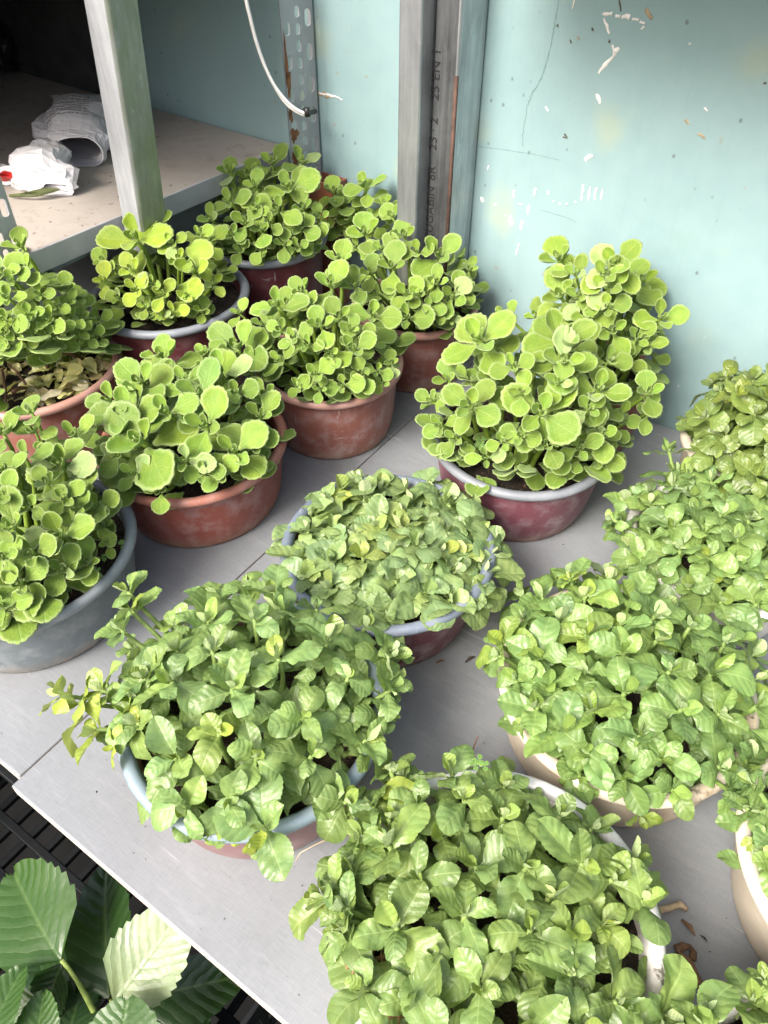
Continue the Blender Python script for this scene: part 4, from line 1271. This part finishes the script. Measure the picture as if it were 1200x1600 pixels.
leafy('bowl_plant', 'wide leafy plant in white basin on the front edge, roots showing at its left', (0.096, 0.226), 0.139, 0.105, 0.82, (0.62, 0.60, 0.55), (0.66, 0.66, 0.64), 0.052, L3P, 0.040, 46, 3, 1.34, (1.0, 1.0, 0.95), 0.05, nleaf=6, gap=0.62,
      spikes=[(520, 1385, .125, 52, -.8, .2, .5, 0), (545, 1440, .12, 52, -.7, -.1, .5, -.1), (610, 1205, .12, 44, -.3, .7, .6, .1), (560, 1500, .11, 46, -.6, -.4, .5, 0), (505, 1400, .115, 58, -.9, .1, .4, 0), (525, 1465, .11, 55, -.8, -.2, .4, 0), (550, 1350, .12, 55, -.7, .3, .6, 0), (580, 1260, .12, 50, -.6, .4, .6, 0), (540, 1420, .13, 55, -.6, 0, .7, -.1)])
L4P = [(775, 1010), (800, 935), (870, 890), (930, 890), (1000, 910), (1080, 960), (1150, 990), (1220, 1010), (1230, 1180), (1170, 1260), (1110, 1235), (1000, 1250), (930, 1240), (870, 1190), (820, 1160), (800, 1110)]
leafy('bowl_plant', 'large leafy plant in stained cream basin on the right, its leaves hanging over the front', (0.261, 0.468), 0.138, 0.096, 0.88, (0.62, 0.53, 0.40), (0.66, 0.58, 0.46), 0.060, L4P, 0.041, 46, 4, 1.28, (0.95, 1.02, 0.95), 0.0, nleaf=6,
      spikes=[(1035, 1185, .145, 60, 0, -.3, .9, 0), (1000, 1150, .15, 60, 0, 0, 1, 0), (780, 1025, .12, 42, -.8, .1, .5, .1), (905, 1215, .10, 46, -.2, -.8, .4, .1), (1000, 1275, .085, 42, 0, -.9, .2, .5), (890, 905, .13, 34, -.4, .6, .6, .6), (820, 1130, .11, 40, -.8, -.3, .4, .1), (1150, 1245, .11, 50, .2, -.7, .5, 0)])
L5P = [(945, 815), (965, 760), (1050, 705), (1110, 735), (1220, 760), (1220, 950), (1170, 965), (1060, 955), (1000, 900), (970, 860)]
leafy('bowl_plant', 'leafy plant in white basin, between the stained cream basin and the small back basin', (0.425, 0.668), 0.118, 0.105, 0.80, (0.66, 0.63, 0.57), (0.68, 0.67, 0.64), 0.060, L5P, 0.039, 42, 5, 1.16, (0.98, 1.02, 1.0), 0.0, nleaf=7,
      spikes=[(958, 812, .12, 44, -.8, .1, .5, 0), (1045, 705, .14, 44, -.2, .7, .7, 0)])
L6P = [(1118, 585), (1150, 575), (1260, 570), (1260, 770), (1150, 740), (1105, 700), (1100, 650)]
leafy('bowl_plant', 'withering leafy plant in small cream basin at the right, close to the teal wall', tuple(at_z(1190, 692, 0.14)[:2]), 0.105, 0.14, 0.80, (0.52, 0.46, 0.36), (0.46, 0.41, 0.33), 0.095, L6P, 0.036, 38, 6, 1.28, (0.72, 0.72, 0.62), 0.15, nleaf=7, hvar=0.05, gap=0.6,
      spikes=[(1135, 590, .22, 30, -.3, .3, .8, .2), (1125, 610, .20, 34, -.7, .2, .5, 0)])
L7P = [(1150, 1190), (1300, 1100), (1300, 1500), (1215, 1400), (1170, 1330)]
leafy('bowl_plant', 'cream basin with leafy shoots, cut by the right picture edge below the stained basin', tuple(at_z(1392, 1362, 0.11)[:2]), 0.128, 0.112, 0.80, (0.56, 0.49, 0.38), (0.60, 0.54, 0.44), 0.05, L7P, 0.038, 36, 7, 1.1, (0.95, 1.0, 1.0), 0.0, nleaf=7,
      spikes=[(1175, 1225, .15, 46, -.6, .5, .4, 0), (1185, 1310, .12, 40, -.7, -.2, .5, .2), (1195, 1270, .13, 40, -.7, .1, .5, 0)])
L8P = [(1040, 1590), (1120, 1560), (1190, 1545), (1300, 1500), (1400, 1600), (1400, 1900), (1000, 1900), (1020, 1640)]
leafy('bowl_plant', 'leafy plant in pale basin at the bottom right corner, only its far edge in view', tuple(at_z(1335, 1850, 0.11)[:2]), 0.125, 0.11, 0.80, (0.60, 0.57, 0.52), (0.64, 0.62, 0.58), 0.045, L8P, 0.038, 36, 8, 1.2, (1.0, 1.0, 0.95), 0.05, nleaf=7,
      spikes=[(1110, 1580, .13, 40, -.3, .6, .6, 0), (1195, 1530, .14, 38, -.2, .7, .7, .2), (1040, 1625, .11, 34, -.5, .3, .6, .2)])

# ------------------------------------------------------------------ strawberry plant and crate below the front edge
def straw_leaflet(seed, wid, fold, droop):
    r = random.Random(seed)
    nt_, ns = 60, 12
    vs, uvs, fs = [], [], []
    ph = r.uniform(0, 6)
    for i in range(nt_ + 1):
        t = i / nt_
        w = wid * (max(0.0, sin(pi * min(1, t ** 0.86)))) ** 0.55
        if t < 0.22: w *= 0.35 + 0.65 * (t / 0.22)
        w = max(w, 0.006 if t < 0.5 else 0.05)
        for k in range(ns + 1):
            s = -1 + 2 * k / ns
            saw = (t * 8.0 + 0.4 * sin(ph + 9 * t) + (0.3 if s > 0 else 0)) % 1.0
            x = s * w * (1 + (0.11 * (saw - 0.55) if abs(s) > 0.95 else 0) * min(1, max(0, t * 5 - 0.8)))
            y = t + (0.022 * (1 if k % 2 else -1) if i == nt_ else 0) + 0.06 * abs(s) ** 1.5 * t
            vv = (t - 0.9 * abs(x)) * 8.0
            z = fold * abs(x) - droop * t * t + 0.007 * (abs(sin(pi * vv)) - 0.4) * min(1, abs(s) * 3) + 0.05 * abs(s) ** 2 * sin(ph + 6 * t + (2 if s > 0 else 0)) * wid * 2 + 0.012 * sin(7 * x + ph) * sin(6 * t + ph)
            vs.append((x, y, z)); uvs.append((0.5 + x, t))
    for i in range(nt_):
        for k in range(ns):
            a = i * (ns + 1) + k
            fs.append((a, a + 1, a + ns + 2, a + ns + 1))
    me = mesh_of('strawberry_leaflet', vs, fs, M_STRAW)
    uv_attr(me, uvs)
    return me
def strawberry():
    base = at_z(215, 1705, -0.27)
    root = empty('strawberry_plant', (base[0], base[1], -0.295), 'strawberry plant with large serrated leaves in white pot below the table front edge', 'potted plant')
    loc = np.array(root.location)
    pot_(root, 0.075, 0.10, 0.8, (0.62, 0.61, 0.58), (0.66, 0.65, 0.62), dusty=0.3)
    crown = np.array([0, 0, 0.085])
    lm = [straw_leaflet(1, 0.40, 0.16, 0.22), straw_leaflet(2, 0.30, 0.30, 0.18), straw_leaflet(3, 0.42, -0.12, 0.08), straw_leaflet(4, 0.36, 0.20, 0.25)]
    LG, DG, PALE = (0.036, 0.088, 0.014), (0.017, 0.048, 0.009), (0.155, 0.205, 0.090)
    # base px, tip px, heights, mesh, colour, underside up, extra roll
    data = [((96, 1500), (0, 1362), -0.060, -0.055, 0, LG, False, 0.10, 1.0), ((172, 1562), (146, 1352), -0.105, -0.085, 1, DG, False, 0.35, 1.0), ((178, 1566), (286, 1428), -0.085, -0.045, 2, PALE, True, -0.25, 0.95),
            ((184, 1566), (366, 1536), -0.125, -0.115, 3, DG, False, -0.2, 0.8), ((-30, 1650), (18, 1512), -0.045, -0.03, 3, LG, False, 0.3, 1.0), ((52, 1675), (60, 1552), -0.05, -0.035, 0, LG, False, 0.0, 0.9),
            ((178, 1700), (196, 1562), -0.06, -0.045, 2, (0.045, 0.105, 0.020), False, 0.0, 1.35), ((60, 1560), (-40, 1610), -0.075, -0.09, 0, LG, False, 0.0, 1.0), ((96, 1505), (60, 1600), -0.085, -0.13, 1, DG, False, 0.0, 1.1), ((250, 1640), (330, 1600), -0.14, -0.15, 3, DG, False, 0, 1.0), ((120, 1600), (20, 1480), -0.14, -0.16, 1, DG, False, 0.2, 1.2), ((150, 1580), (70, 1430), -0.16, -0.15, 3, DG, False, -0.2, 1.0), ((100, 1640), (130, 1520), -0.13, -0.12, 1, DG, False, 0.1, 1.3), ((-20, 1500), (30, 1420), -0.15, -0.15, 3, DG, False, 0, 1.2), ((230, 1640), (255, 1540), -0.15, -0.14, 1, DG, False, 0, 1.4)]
    pet = []
    for (b, t, zb, zt, mi, c, flip, roll, wide) in data:
        B, T = at_z(*b, zb) - loc, at_z(*t, zt) - loc
        d = T - B
        L = np.linalg.norm(d)
        o = put_leaf(root, lm[mi], B, d, -(UP * 1.0) if flip else UP + np.array([0.0, -0.3, 0]), L, c, roll=roll, wide=wide, name='leaflet')
        if flip: o['label'] = 'pale underside of a folded leaflet'
    for b, zb, mid in (((96, 1500), -0.060, (132, 1535)), ((174, 1562), -0.105, (176, 1580)), ((180, 1566), -0.09, (182, 1585)), ((-30, 1650), -0.045, (20, 1700)), ((52, 1675), -0.05, (90, 1700)), ((178, 1700), -0.06, (190, 1720))):
        B, M_ = at_z(*b, zb) - loc, at_z(*mid, zb - 0.03) - loc
        pts = [(1 - t) ** 2 * B + 2 * t * (1 - t) * M_ + t * t * crown for t in [i / 7 for i in range(8)]]
        o = MB().tube(pts, [0.0022] * 3 + [0.003] * 5, 7).build('petiole', M_STEM, root)
        o.color = (0.36, 0.46, 0.12, 1)
strawberry()
def crate():
    m = simple('black crate plastic', (0.008, 0.0095, 0.010), 0.5, var=0.25, scale=60)
    m.node_tree.nodes['Principled BSDF'].inputs['Specular IOR Level'].default_value = 0.2
    zt = -0.10
    c0 = at_z(70, 1330, -0.2)
    root = empty('plastic_crate', (c0[0], c0[1], -0.31), 'black slotted plastic crate under the front edge of the table, holding the strawberry plant', 'crate')
    PI = Matrix.Translation(-Vector(root.location))
    X, Y = TE, TN
    o0 = np.array([c0[0], c0[1], 0]) - X * 0.20 - Y * 0.20
    W, D = 0.56, 0.36
    def P(x, y, z): return o0 + X * x + Y * y + UP * z
    def bar(b, x0, x1, y0, y1, z0, z1):
        c = (P(x0, y0, z0) + P(x1, y1, z1)) / 2
        b.obox(c, X * (x1 - x0) / 2, Y * (y1 - y0) / 2, UP * (z1 - z0) / 2)
    b = MB()                                             # floor lattice
    nx, ny = 16, 7
    for i in range(nx + 1): bar(b, i * W / nx - .005, i * W / nx + .005, 0.001, D - .001, -0.310, -0.300)
    for j in range(ny + 1): bar(b, 0.001, W - .001, j * D / ny - .006, j * D / ny + .006, -0.309, -0.2985)
    o = b.build('floor_lattice', m, root, False, bevel=0.0015); o.matrix_parent_inverse = PI
    for x0, x1, y0, y1 in ((0, W, -.006, 0), (0, W, D, D + .006), (-.006, 0, 0, D), (W, W + .006, 0, D)):
        b = MB()
        bar(b, x0, x1, y0, y1, -0.298, -0.262); bar(b, x0, x1, y0, y1, -0.135, zt); bar(b, x0, x1, y0, y1, -0.205, -0.19)
        n = int(max(x1 - x0, y1 - y0) / 0.034)
        for i in range(n + 1):
            if x1 - x0 > y1 - y0:
                xx = x0 + (x1 - x0) * i / n; bar(b, max(x0, xx - .005), min(x1, xx + .005), y0 + .0007, y1 - .0007, -0.2619, -0.1351)
            else:
                yy = y0 + (y1 - y0) * i / n; bar(b, x0 + .0007, x1 - .0007, max(y0, yy - .005), min(y1, yy + .005), -0.2619, -0.1351)
        o = b.build('slotted_side', m, root, False, bevel=0.0012); o.matrix_parent_inverse = PI
    # a slotted tray across its back, near the table edge
    b = MB()
    zt2 = -0.125
    for i in range(15):
        xx = 0.01 + i * 0.0275
        bar(b, xx - .0045, xx + .0045, D - 0.13, D - 0.002, zt2 - .012, zt2)
    for yy in (D - 0.13, D - 0.066, D - 0.006): bar(b, 0.004, 0.40, yy - .006, yy + .006, zt2 - .0125, zt2 + 0.0005)
    o = b.build('slotted_tray', m, root, False, bevel=0.0018); o.matrix_parent_inverse = PI
crate()

# ------------------------------------------------------------------ things on the rack's shelf
def paper_material(red=False):
    m, nt, p = mat('printed paper'); g = G(nt)
    uv = g.n('ShaderNodeUVMap').outputs[0]
    sep = g.n('ShaderNodeSeparateXYZ'); g.put(sep.inputs[0], uv)
    u, v = sep.outputs[0], sep.outputs[1]
    base = g.mix(g.ramp(g.noise(uv, 6, 4), 0.3, 0.7), (0.62, 0.615, 0.63), (0.72, 0.71, 0.72))
    row = g.math('MULTIPLY', v, 24.0)
    line = g.ramp(g.math('ABSOLUTE', g.math('SUBTRACT', g.math('FRACT', row), 0.5)), 0.16, 0.22, 1, 0)
    cmb = g.n('ShaderNodeCombineXYZ'); g.put(cmb.inputs[0], g.math('MULTIPLY', u, 130.0)); g.put(cmb.inputs[1], g.math('FLOOR', row))
    word = g.ramp(g.noise(cmb.outputs[0], 1.0, 2), 0.44, 0.5)
    area = g.math('MULTIPLY', g.math('MULTIPLY', g.ramp(u, 0.20, 0.205), g.ramp(u, 0.48, 0.485, 1, 0)), g.math('MULTIPLY', g.ramp(v, 0.30, 0.305), g.ramp(v, 0.82, 0.825, 1, 0)))
    ink = g.math('MULTIPLY', g.math('MULTIPLY', line, word), area)
    col = g.mix(g.math('MULTIPLY', ink, 0.75), base, (0.09, 0.09, 0.10))
    if red:
        dd = g.math('ADD', g.math('POWER', g.math('MULTIPLY', g.math('SUBTRACT', u, 0.30), 9.0), 2.0), g.math('POWER', g.math('MULTIPLY', g.math('SUBTRACT', v, 0.90), 16.0), 2.0))
        col = g.mix(g.ramp(dd, 0.3, 0.4, 1, 0), col, (0.55, 0.08, 0.05))
    g.put(p.inputs['Base Color'], col)
    p.inputs['Roughness'].default_value = 0.55
    g.put(p.inputs['Normal'], g.bump(g.noise(uv, 9, 5, 0.6), 0.5, 0.006))
    return m
def sack(name, rings, m, parent, seed, crumple=0.006, n=22, th=0.0012):
    """Crumpled paper tube: rings of (centre, half width vector, half height vector); open at its first ring, with an inside."""
    r = random.Random(seed)
    ph = [r.uniform(0, 6) for _ in range(8)]
    K = []
    for i in range(len(rings) - 1):
        for s_ in range(4):
            t = s_ / 4
            K.append(tuple(np.asarray(a) * (1 - t) + np.asarray(b_) * t for a, b_ in zip(rings[i], rings[i + 1])))
    K.append(tuple(np.asarray(a) for a in rings[-1]))
    vs, uvs, fs = [], [], []
    m_ = len(K)
    for lay in (0, 1):
        for i, (c, w, h) in enumerate(K):
            for k in range(n):
                a = 2 * pi * k / n
                ca, sa = cos(a), sin(a)
                ca2 = math.copysign(abs(ca) ** 0.8, ca); sa2 = math.copysign(abs(sa) ** 0.8, sa)
                cr = crumple * (sin(3 * a + ph[0] + i * 0.7) * 0.6 + sin(5 * a - ph[1] + i * 1.1) * 0.5 + sin(2 * a + ph[2] - i * 0.9) * 0.5 + r.uniform(-.25, .25)) * min(1.0, 0.25 + i / 5)
                wn_l = np.linalg.norm(w) + 1e-9; hn = np.linalg.norm(h) + 1e-9
                k2 = 1 + cr / max(0.012, min(wn_l, hn) * 1.2) - lay * th / max(0.004, min(wn_l, hn))
                p = c + w * ca2 * k2 + h * sa2 * k2
                p = np.array([p[0], p[1], max(p[2], SZ + 0.0012 + lay * th)])
                vs.append(p); uvs.append((k / n, i / (m_ - 1)))
    N_ = m_ * n
    for i in range(m_ - 1):
        for k in range(n):
            j = (k + 1) % n
            fs.append((i * n + k, i * n + j, (i + 1) * n + j, (i + 1) * n + k))
            fs.append((N_ + i * n + j, N_ + i * n + k, N_ + (i + 1) * n + k, N_ + (i + 1) * n + j))
    for k in range(n):
        j = (k + 1) % n
        fs.append((k, N_ + k, N_ + j, j))
    fs.append(tuple((m_ - 1) * n + k for k in range(n)))
    loc = np.asarray(rings[0][0]) if parent is None else np.zeros(3)
    me = mesh_of(name, [v - loc for v in vs], fs, m, False)
    uv_attr(me, uvs)
    return obj(name, me, parent, loc if parent is None else None)
def shelf_things():
    pm = paper_material(True); pm2 = simple('crumpled paper', (0.68, 0.67, 0.68), 0.6, var=0.05, scale=30, bump=0.3)
    right = np.array([0.95, -0.31, 0]); 
    def at(px, py, dz): return at_z(px, py, SZ + dz)
    k = np.linalg.norm(at(115, 200, 0.03) - EYE) / FPX          # metres per photo pixel there
    R = np.array([1.0, 0, 0])
    rings = [(at(124, 238, .026), R * 30 * k, UP * .026), (at(124, 226, .030), R * 36 * k, UP * .030), (at(126, 208, .034), R * 42 * k, UP * .036), (at(128, 190, .036), R * 44 * k, UP * .036), (at(130, 172, .030), R * 40 * k, UP * .028), (at(128, 158, .018), R * 36 * k, UP * .012), (at(126, 152, .010), R * 34 * k, UP * .004)]
    o = sack('paper_bag', rings, pm, None, 5, 0.004)
    tag(o, 'white printed paper bag lying open-mouthed on the shelf beside the square post', 'paper bag')
    # a folded flap of the same bag
    f = [(at(88, 232, .012), R * 6 * k + UP * .004, UP * .012), (at(78, 218, .022), R * 14 * k, UP * .016), (at(72, 205, .026), R * 20 * k, UP * .018), (at(84, 186, .024), R * 16 * k, UP * .014), (at(96, 172, .014), R * 8 * k, UP * .006)]
    fl = sack('flap', f, pm2, o, 8, 0.003, 16)
    fl.matrix_parent_inverse = Matrix.Translation(-Vector(o.location))
    f = [(at(86, 296, .012), R * 20 * k, UP * .010), (at(74, 288, .020), R * 32 * k, UP * .020), (at(62, 272, .026), R * 38 * k, UP * .028), (at(66, 254, .030), R * 32 * k, UP * .030), (at(80, 240, .026), R * 20 * k, UP * .022), (at(92, 228, .016), R * 8 * k, UP * .008)]
    o = sack('paper_bag', f, pm2, None, 9, 0.007)
    tag(o, 'crumpled white paper bag twisted shut, in front of the printed open bag', 'paper bag')
    t = [(at(84, 294, .008), R * 12 * k, UP * .005), (at(94, 290, .014), R * 9 * k, UP * .008), (at(105, 296, .012), R * 4 * k, UP * .003)]
    tl = sack('twisted_end', t, pm2, o, 4, 0.002, 12)
    tl.matrix_parent_inverse = Matrix.Translation(-Vector(o.location))
    olive = simple('olive lining', (0.09, 0.11, 0.035), 0.6)
    t = [(at(20, 306, .006), R * 5 * k, UP * .003), (at(48, 304, .012), R * 12 * k, UP * .004), (at(80, 296, .016), R * 10 * k, UP * .003)]
    tl = sack('lining', t, olive, o, 4, 0.001, 12)
    tl.matrix_parent_inverse = Matrix.Translation(-Vector(o.location))
    redm = simple('red wrapper', (0.50, 0.035, 0.03), 0.4, var=0.4, scale=50); 
    f = [(at(4, 282, .010), R * 12 * k, UP * .008), (at(8, 272, .018), R * 18 * k, UP * .014), (at(10, 262, .012), R * 14 * k, UP * .006)]
    o = sack('snack_wrapper', f, pm2, None, 12, 0.004)
    tag(o, 'red and white crumpled wrapper at the shelf end beside the crumpled bag', 'wrapper')
    f = [(at(8, 280, .0225), R * 5 * k, UP * .004), (at(11, 273, .034), R * 9 * k, UP * .004), (at(12, 268, .030), R * 6 * k, UP * .002)]
    rp = sack('red_print', f, redm, o, 13, 0.001, 12)
    rp.matrix_parent_inverse = Matrix.Translation(-Vector(o.location))
    # dark folded plastic sacks in the depth of the shelf
    blk = simple('black plastic film', (0.016, 0.017, 0.018), 0.32, var=0.3, scale=40, bump=0.4)
    gry = simple('grey band', (0.20, 0.20, 0.20), 0.5)
    c = at(118, 96, 0.0)
    f = [(c + UP * .012 + N * .05, E * .05, UP * .010), (c + UP * .06, E * .075, UP * .055), (c + UP * .09 - N * .05, E * .085, UP * .085), (c + UP * .07 - N * .13, E * .07, UP * .06), (c + UP * .03 - N * .18, E * .03, UP * .02)]
    f = [(np.where([False, False, True], np.maximum(q[0], SZ + .004), q[0]), q[1], q[2]) for q in f]
    o = sack('plastic_sack', f, blk, None, 20, 0.012)
    tag(o, 'dark folded plastic sack with grey bands deep in the shelf behind the post', 'sack')
    for dx in (-.012, .014):
        bd = MB().obox(c + E * dx + N * .058 + UP * .05, E * .005, N * .002, UP * .045).build('band', gry, o, False)
        bd.matrix_parent_inverse = Matrix.Translation(-Vector(o.location))
    c = at(-12, 118, 0.0)
    f = [(c + UP * .012 + N * .04, E * .03, UP * .010), (c + UP * .05, E * .055, UP * .045), (c + UP * .05 - N * .06, E * .05, UP * .045), (c + UP * .02 - N * .11, E * .03, UP * .015)]
    o = sack('plastic_sack', f, blk, None, 22, 0.010)
    tag(o, 'black shiny plastic sack on the shelf at the far left', 'sack')
shelf_things()

# ------------------------------------------------------------------ dead leaves, roots, weeds and litter
def plant_by(label_start):
    return next(o for o in bpy.data.objects if o.parent is None and str(o.get('label', '')).startswith(label_start))
def dead_leaves():
    root = plant_by('leggy succulent')
    loc = np.array(root.location)
    r = random.Random(31)
    DRY = [(0.66, 0.60, 0.26), (0.58, 0.56, 0.20), (0.66, 0.60, 0.40), (0.42, 0.34, 0.16), (0.58, 0.56, 0.22)]
    for i in range(120):
        x, y = cz6((r.uniform(10, 720), r.uniform(900, 1290), 0))[:2]
        P = at_z(x, y, 0.116 + r.uniform(0, 0.018)) - loc
        if hypot(P[0], P[1]) > 0.110: continue
        a = r.uniform(0, 2 * pi)
        put_leaf(root, r.choice(LEAFY), P, np.array([cos(a), sin(a), r.uniform(-.3, .7)]), UP + np.array([r.uniform(-.8, .8), r.uniform(-.8, .8), 0]), r.uniform(0.024, 0.048), r.choice(DRY), wide=r.uniform(0.5, 0.9), name='dry_leaf')
    for a, b_, rad in (((62, 525), (74, 575), .0035), ((75, 545), (133, 562), .003), ((4, 580), (10, 640), .002), ((40, 600), (14, 570), .002), ((20, 612), (40, 606), .003)):
        A, B = at_z(*a, 0.165) - loc, at_z(*b_, 0.135) - loc
        o = MB().tube([A, (A + B) / 2 + np.array([.002, 0, .003]), B], [rad, rad * 1.1, rad * 0.8], 7).build('dead_twig', M_STEM, root)
        o.color = (0.14, 0.065, 0.035, 1)
dead_leaves()
def clover(root, P, size, r):
    loc = np.array(root.location)
    b = P - loc
    o = MB().tube([b - UP * size * 1.3, b - UP * size * 0.5 + np.array([size * .2, 0, 0]), b], 0.0007, 5).build('weed_sprig', M_STEM, root)
    o.color = (0.25, 0.36, 0.10, 1)
    a0 = r.uniform(0, 6)
    for k in range(3):
        a = a0 + k * 2 * pi / 3
        put_leaf(o, SUC[2], b, np.array([cos(a), sin(a), 0.1]), UP + np.array([0, -.3, 0]), size, (0.16, 0.32, 0.05), name='clover_leaflet')
def weeds():
    r = random.Random(5)
    root = plant_by('big-leaved succulent')
    for x, y, s in ((88, 932, 10), (108, 918, 10), (195, 850, 11), (160, 872, 8), (139, 908, 8), (80, 942, 9), (150, 890, 7)):
        P = at_z(x, y, 0.106); clover(root, P, s * np.linalg.norm(P - EYE) / FPX, r)
    root = plant_by('tall large-leaved')
    for x, y, s in ((752, 688, 9), (756, 700, 9), (748, 695, 8)):
        P = at_z(x, y, 0.15); clover(root, P, s * np.linalg.norm(P - EYE) / FPX, r)
    root = plant_by('wide leafy plant in white')
    for x, y, s in ((748, 1188, 10), (742, 1195, 9), (757, 1196, 9)):
        P = at_z(x, y, 0.135); clover(root, P, s * np.linalg.norm(P - EYE) / FPX, r)
weeds()
def roots_():
    r = random.Random(9)
    root = plant_by('wide leafy plant in white')
    loc = np.array(root.location)
    b = MB()
    for i in range(60):
        A = at_z(r.uniform(548, 612), r.uniform(1500, 1590), 0.108) - loc
        q = hypot(A[0], A[1]); A *= np.array([min(1, 0.128 / q), min(1, 0.128 / q), 1])
        pts = [A]
        d = np.array([r.uniform(-1, 1), r.uniform(-1, 1), r.uniform(-.2, .3)])
        for k in range(4):
            d = d + np.array([r.uniform(-.6, .6), r.uniform(-.6, .6), r.uniform(-.4, .3)])
            p = pts[-1] + d / np.linalg.norm(d) * 0.008
            q = hypot(p[0], p[1])
            if q > 0.131: p = p * np.array([0.131 / q, 0.131 / q, 1])
            p[2] = min(max(p[2], 0.085), 0.118)
            pts.append(p)
        b.tube(pts, r.uniform(0.0006, 0.0016), 5)
    o = b.build('root_tangle', simple('dry roots', (0.20, 0.11, 0.05), 0.9, var=0.5, scale=200), root)
    o['kind'] = 'stuff'
    root = plant_by('sprawling leafy')
    loc = np.array(root.location)
    P = [at_z(x, y, z) - loc for x, y, z in ((560, 1305, .10), (545, 1306, .09), (528, 1302, .085), (510, 1312, .07), (492, 1320, .06), (470, 1332, .04), (462, 1345, .02))]
    o = MB().tube(P, [.0009] * 4 + [.0006] * 3, 5).build('hanging_root', simple('pale root', (0.52, 0.42, 0.28), 0.8), root)
roots_()
def litter():
    twig = simple('dry twig', (0.42, 0.33, 0.21), 0.85, var=0.35, scale=150, bump=0.4)
    brown = simple('brown root', (0.17, 0.095, 0.05), 0.9, var=0.5, scale=120, bump=0.5)
    dark = simple('dark litter', (0.05, 0.035, 0.025), 0.9, var=0.4, scale=150)
    def t0(x, y, h=0.003): return at_z(x, y, h)
    P = [t0(1016, 1424, .012), t0(1035, 1421, .006), t0(1052, 1417, .006), t0(1062, 1413, .007), t0(1073, 1421, .003)]
    o = MB().tube(P, [.0035, .0032, .003, .0036, .0024], 8).build('twig', twig, None, origin=P[0])
    tag(o, 'pale dry twig on the table beside the white basin', 'twig')
    r = random.Random(2)
    pts = [(1112, 1555), (1100, 1548), (1092, 1535), (1085, 1522), (1080, 1508), (1072, 1498), (1062, 1490), (1060, 1482), (1068, 1477), (1078, 1480), (1084, 1490), (1080, 1500)]
    P = [t0(x + r.uniform(-2.5, 2.5), y + r.uniform(-2.5, 2.5), 0.0035 + r.uniform(0, .003)) for x, y in pts]
    o = MB().tube(P, [r.uniform(.0012, .0042) for _ in P], 7)
    P2 = [t0(x, y, .0035) for x, y in ((1061, 1488), (1060, 1500), (1064, 1515), (1074, 1523))]
    o.tube(P2, [.0025, .002, .0028, .002], 7)
    o = o.build('root_clump', brown, None, origin=P[0])
    tag(o, 'curled brown dead root with crumbs on the table near the bottom right', 'root')
    def chip(name, px, py, L, a, m, label, cat):
        c = t0(px, py, 0.0022)
        d = np.array([cos(a), sin(a), 0]); e = np.array([-sin(a), cos(a), 0])
        b = MB().tube([c - d * L, c + UP * .0012 + e * L * .15, c + d * L * .9], [L * .12, L * .28, L * .06], 6)
        o = b.build(name, m, None, origin=c)
        tag(o, label, cat)
    chip('bark_chip', 735, 1030, .008, 0.6, dark, 'dark flake of bark on the table right of the slate-rimmed bowl', 'bark flake')
    chip('leaf_bit', 1076, 1450, .009, -1.0, brown, 'small brown leaf sliver on the table between twig and dead root', 'leaf bit')
    chip('leaf_bit', 1044, 1517, .004, -0.6, dark, 'tiny black leaf bit on the table left of the dead root', 'leaf bit')
    chip('leaf_bit', 1100, 1467, .004, -0.9, dark, 'tiny black leaf bit on the table above the dead root', 'leaf bit')
    chip('leaf_bit', 688, 1034, .006, 0.3, brown, 'brown leaf crumb at the foot of the slate-rimmed bowl', 'leaf bit')
    # crumbs of soil all over the table
    b = MB()
    for i in range(800):
        x, y = r.uniform(0.02, 1.2), r.uniform(0.02, 0.95)
        q = T0 + TE * x + TN * y
        s = r.uniform(0.0004, 0.0015)
        v = [np.array([r.uniform(-1, 1), r.uniform(-1, 1), 0]) * s for _ in range(3)] + [np.array([0, 0, s * 1.2])]
        p0 = np.array([q[0], q[1], 0.0004])
        b.add([p0 + k for k in v], [(0, 1, 3), (1, 2, 3), (2, 0, 3)])
    o = b.build('soil_crumbs', dark, None, False)
    o['kind'] = 'stuff'
    tag(o, 'specks of soil scattered over the grey table top', 'crumbs')
    # thin dry stalk standing by the white basin
    P = [t0(738, 1178, .004), t0(741, 1165, .02), t0(747, 1150, .03)]
    o = MB().tube(P, [.0008, .0008, .0006], 5).build('twig', brown, None, origin=P[0])
    tag(o, 'thin dark stalk leaning up from the table behind the white basin', 'twig')
litter()
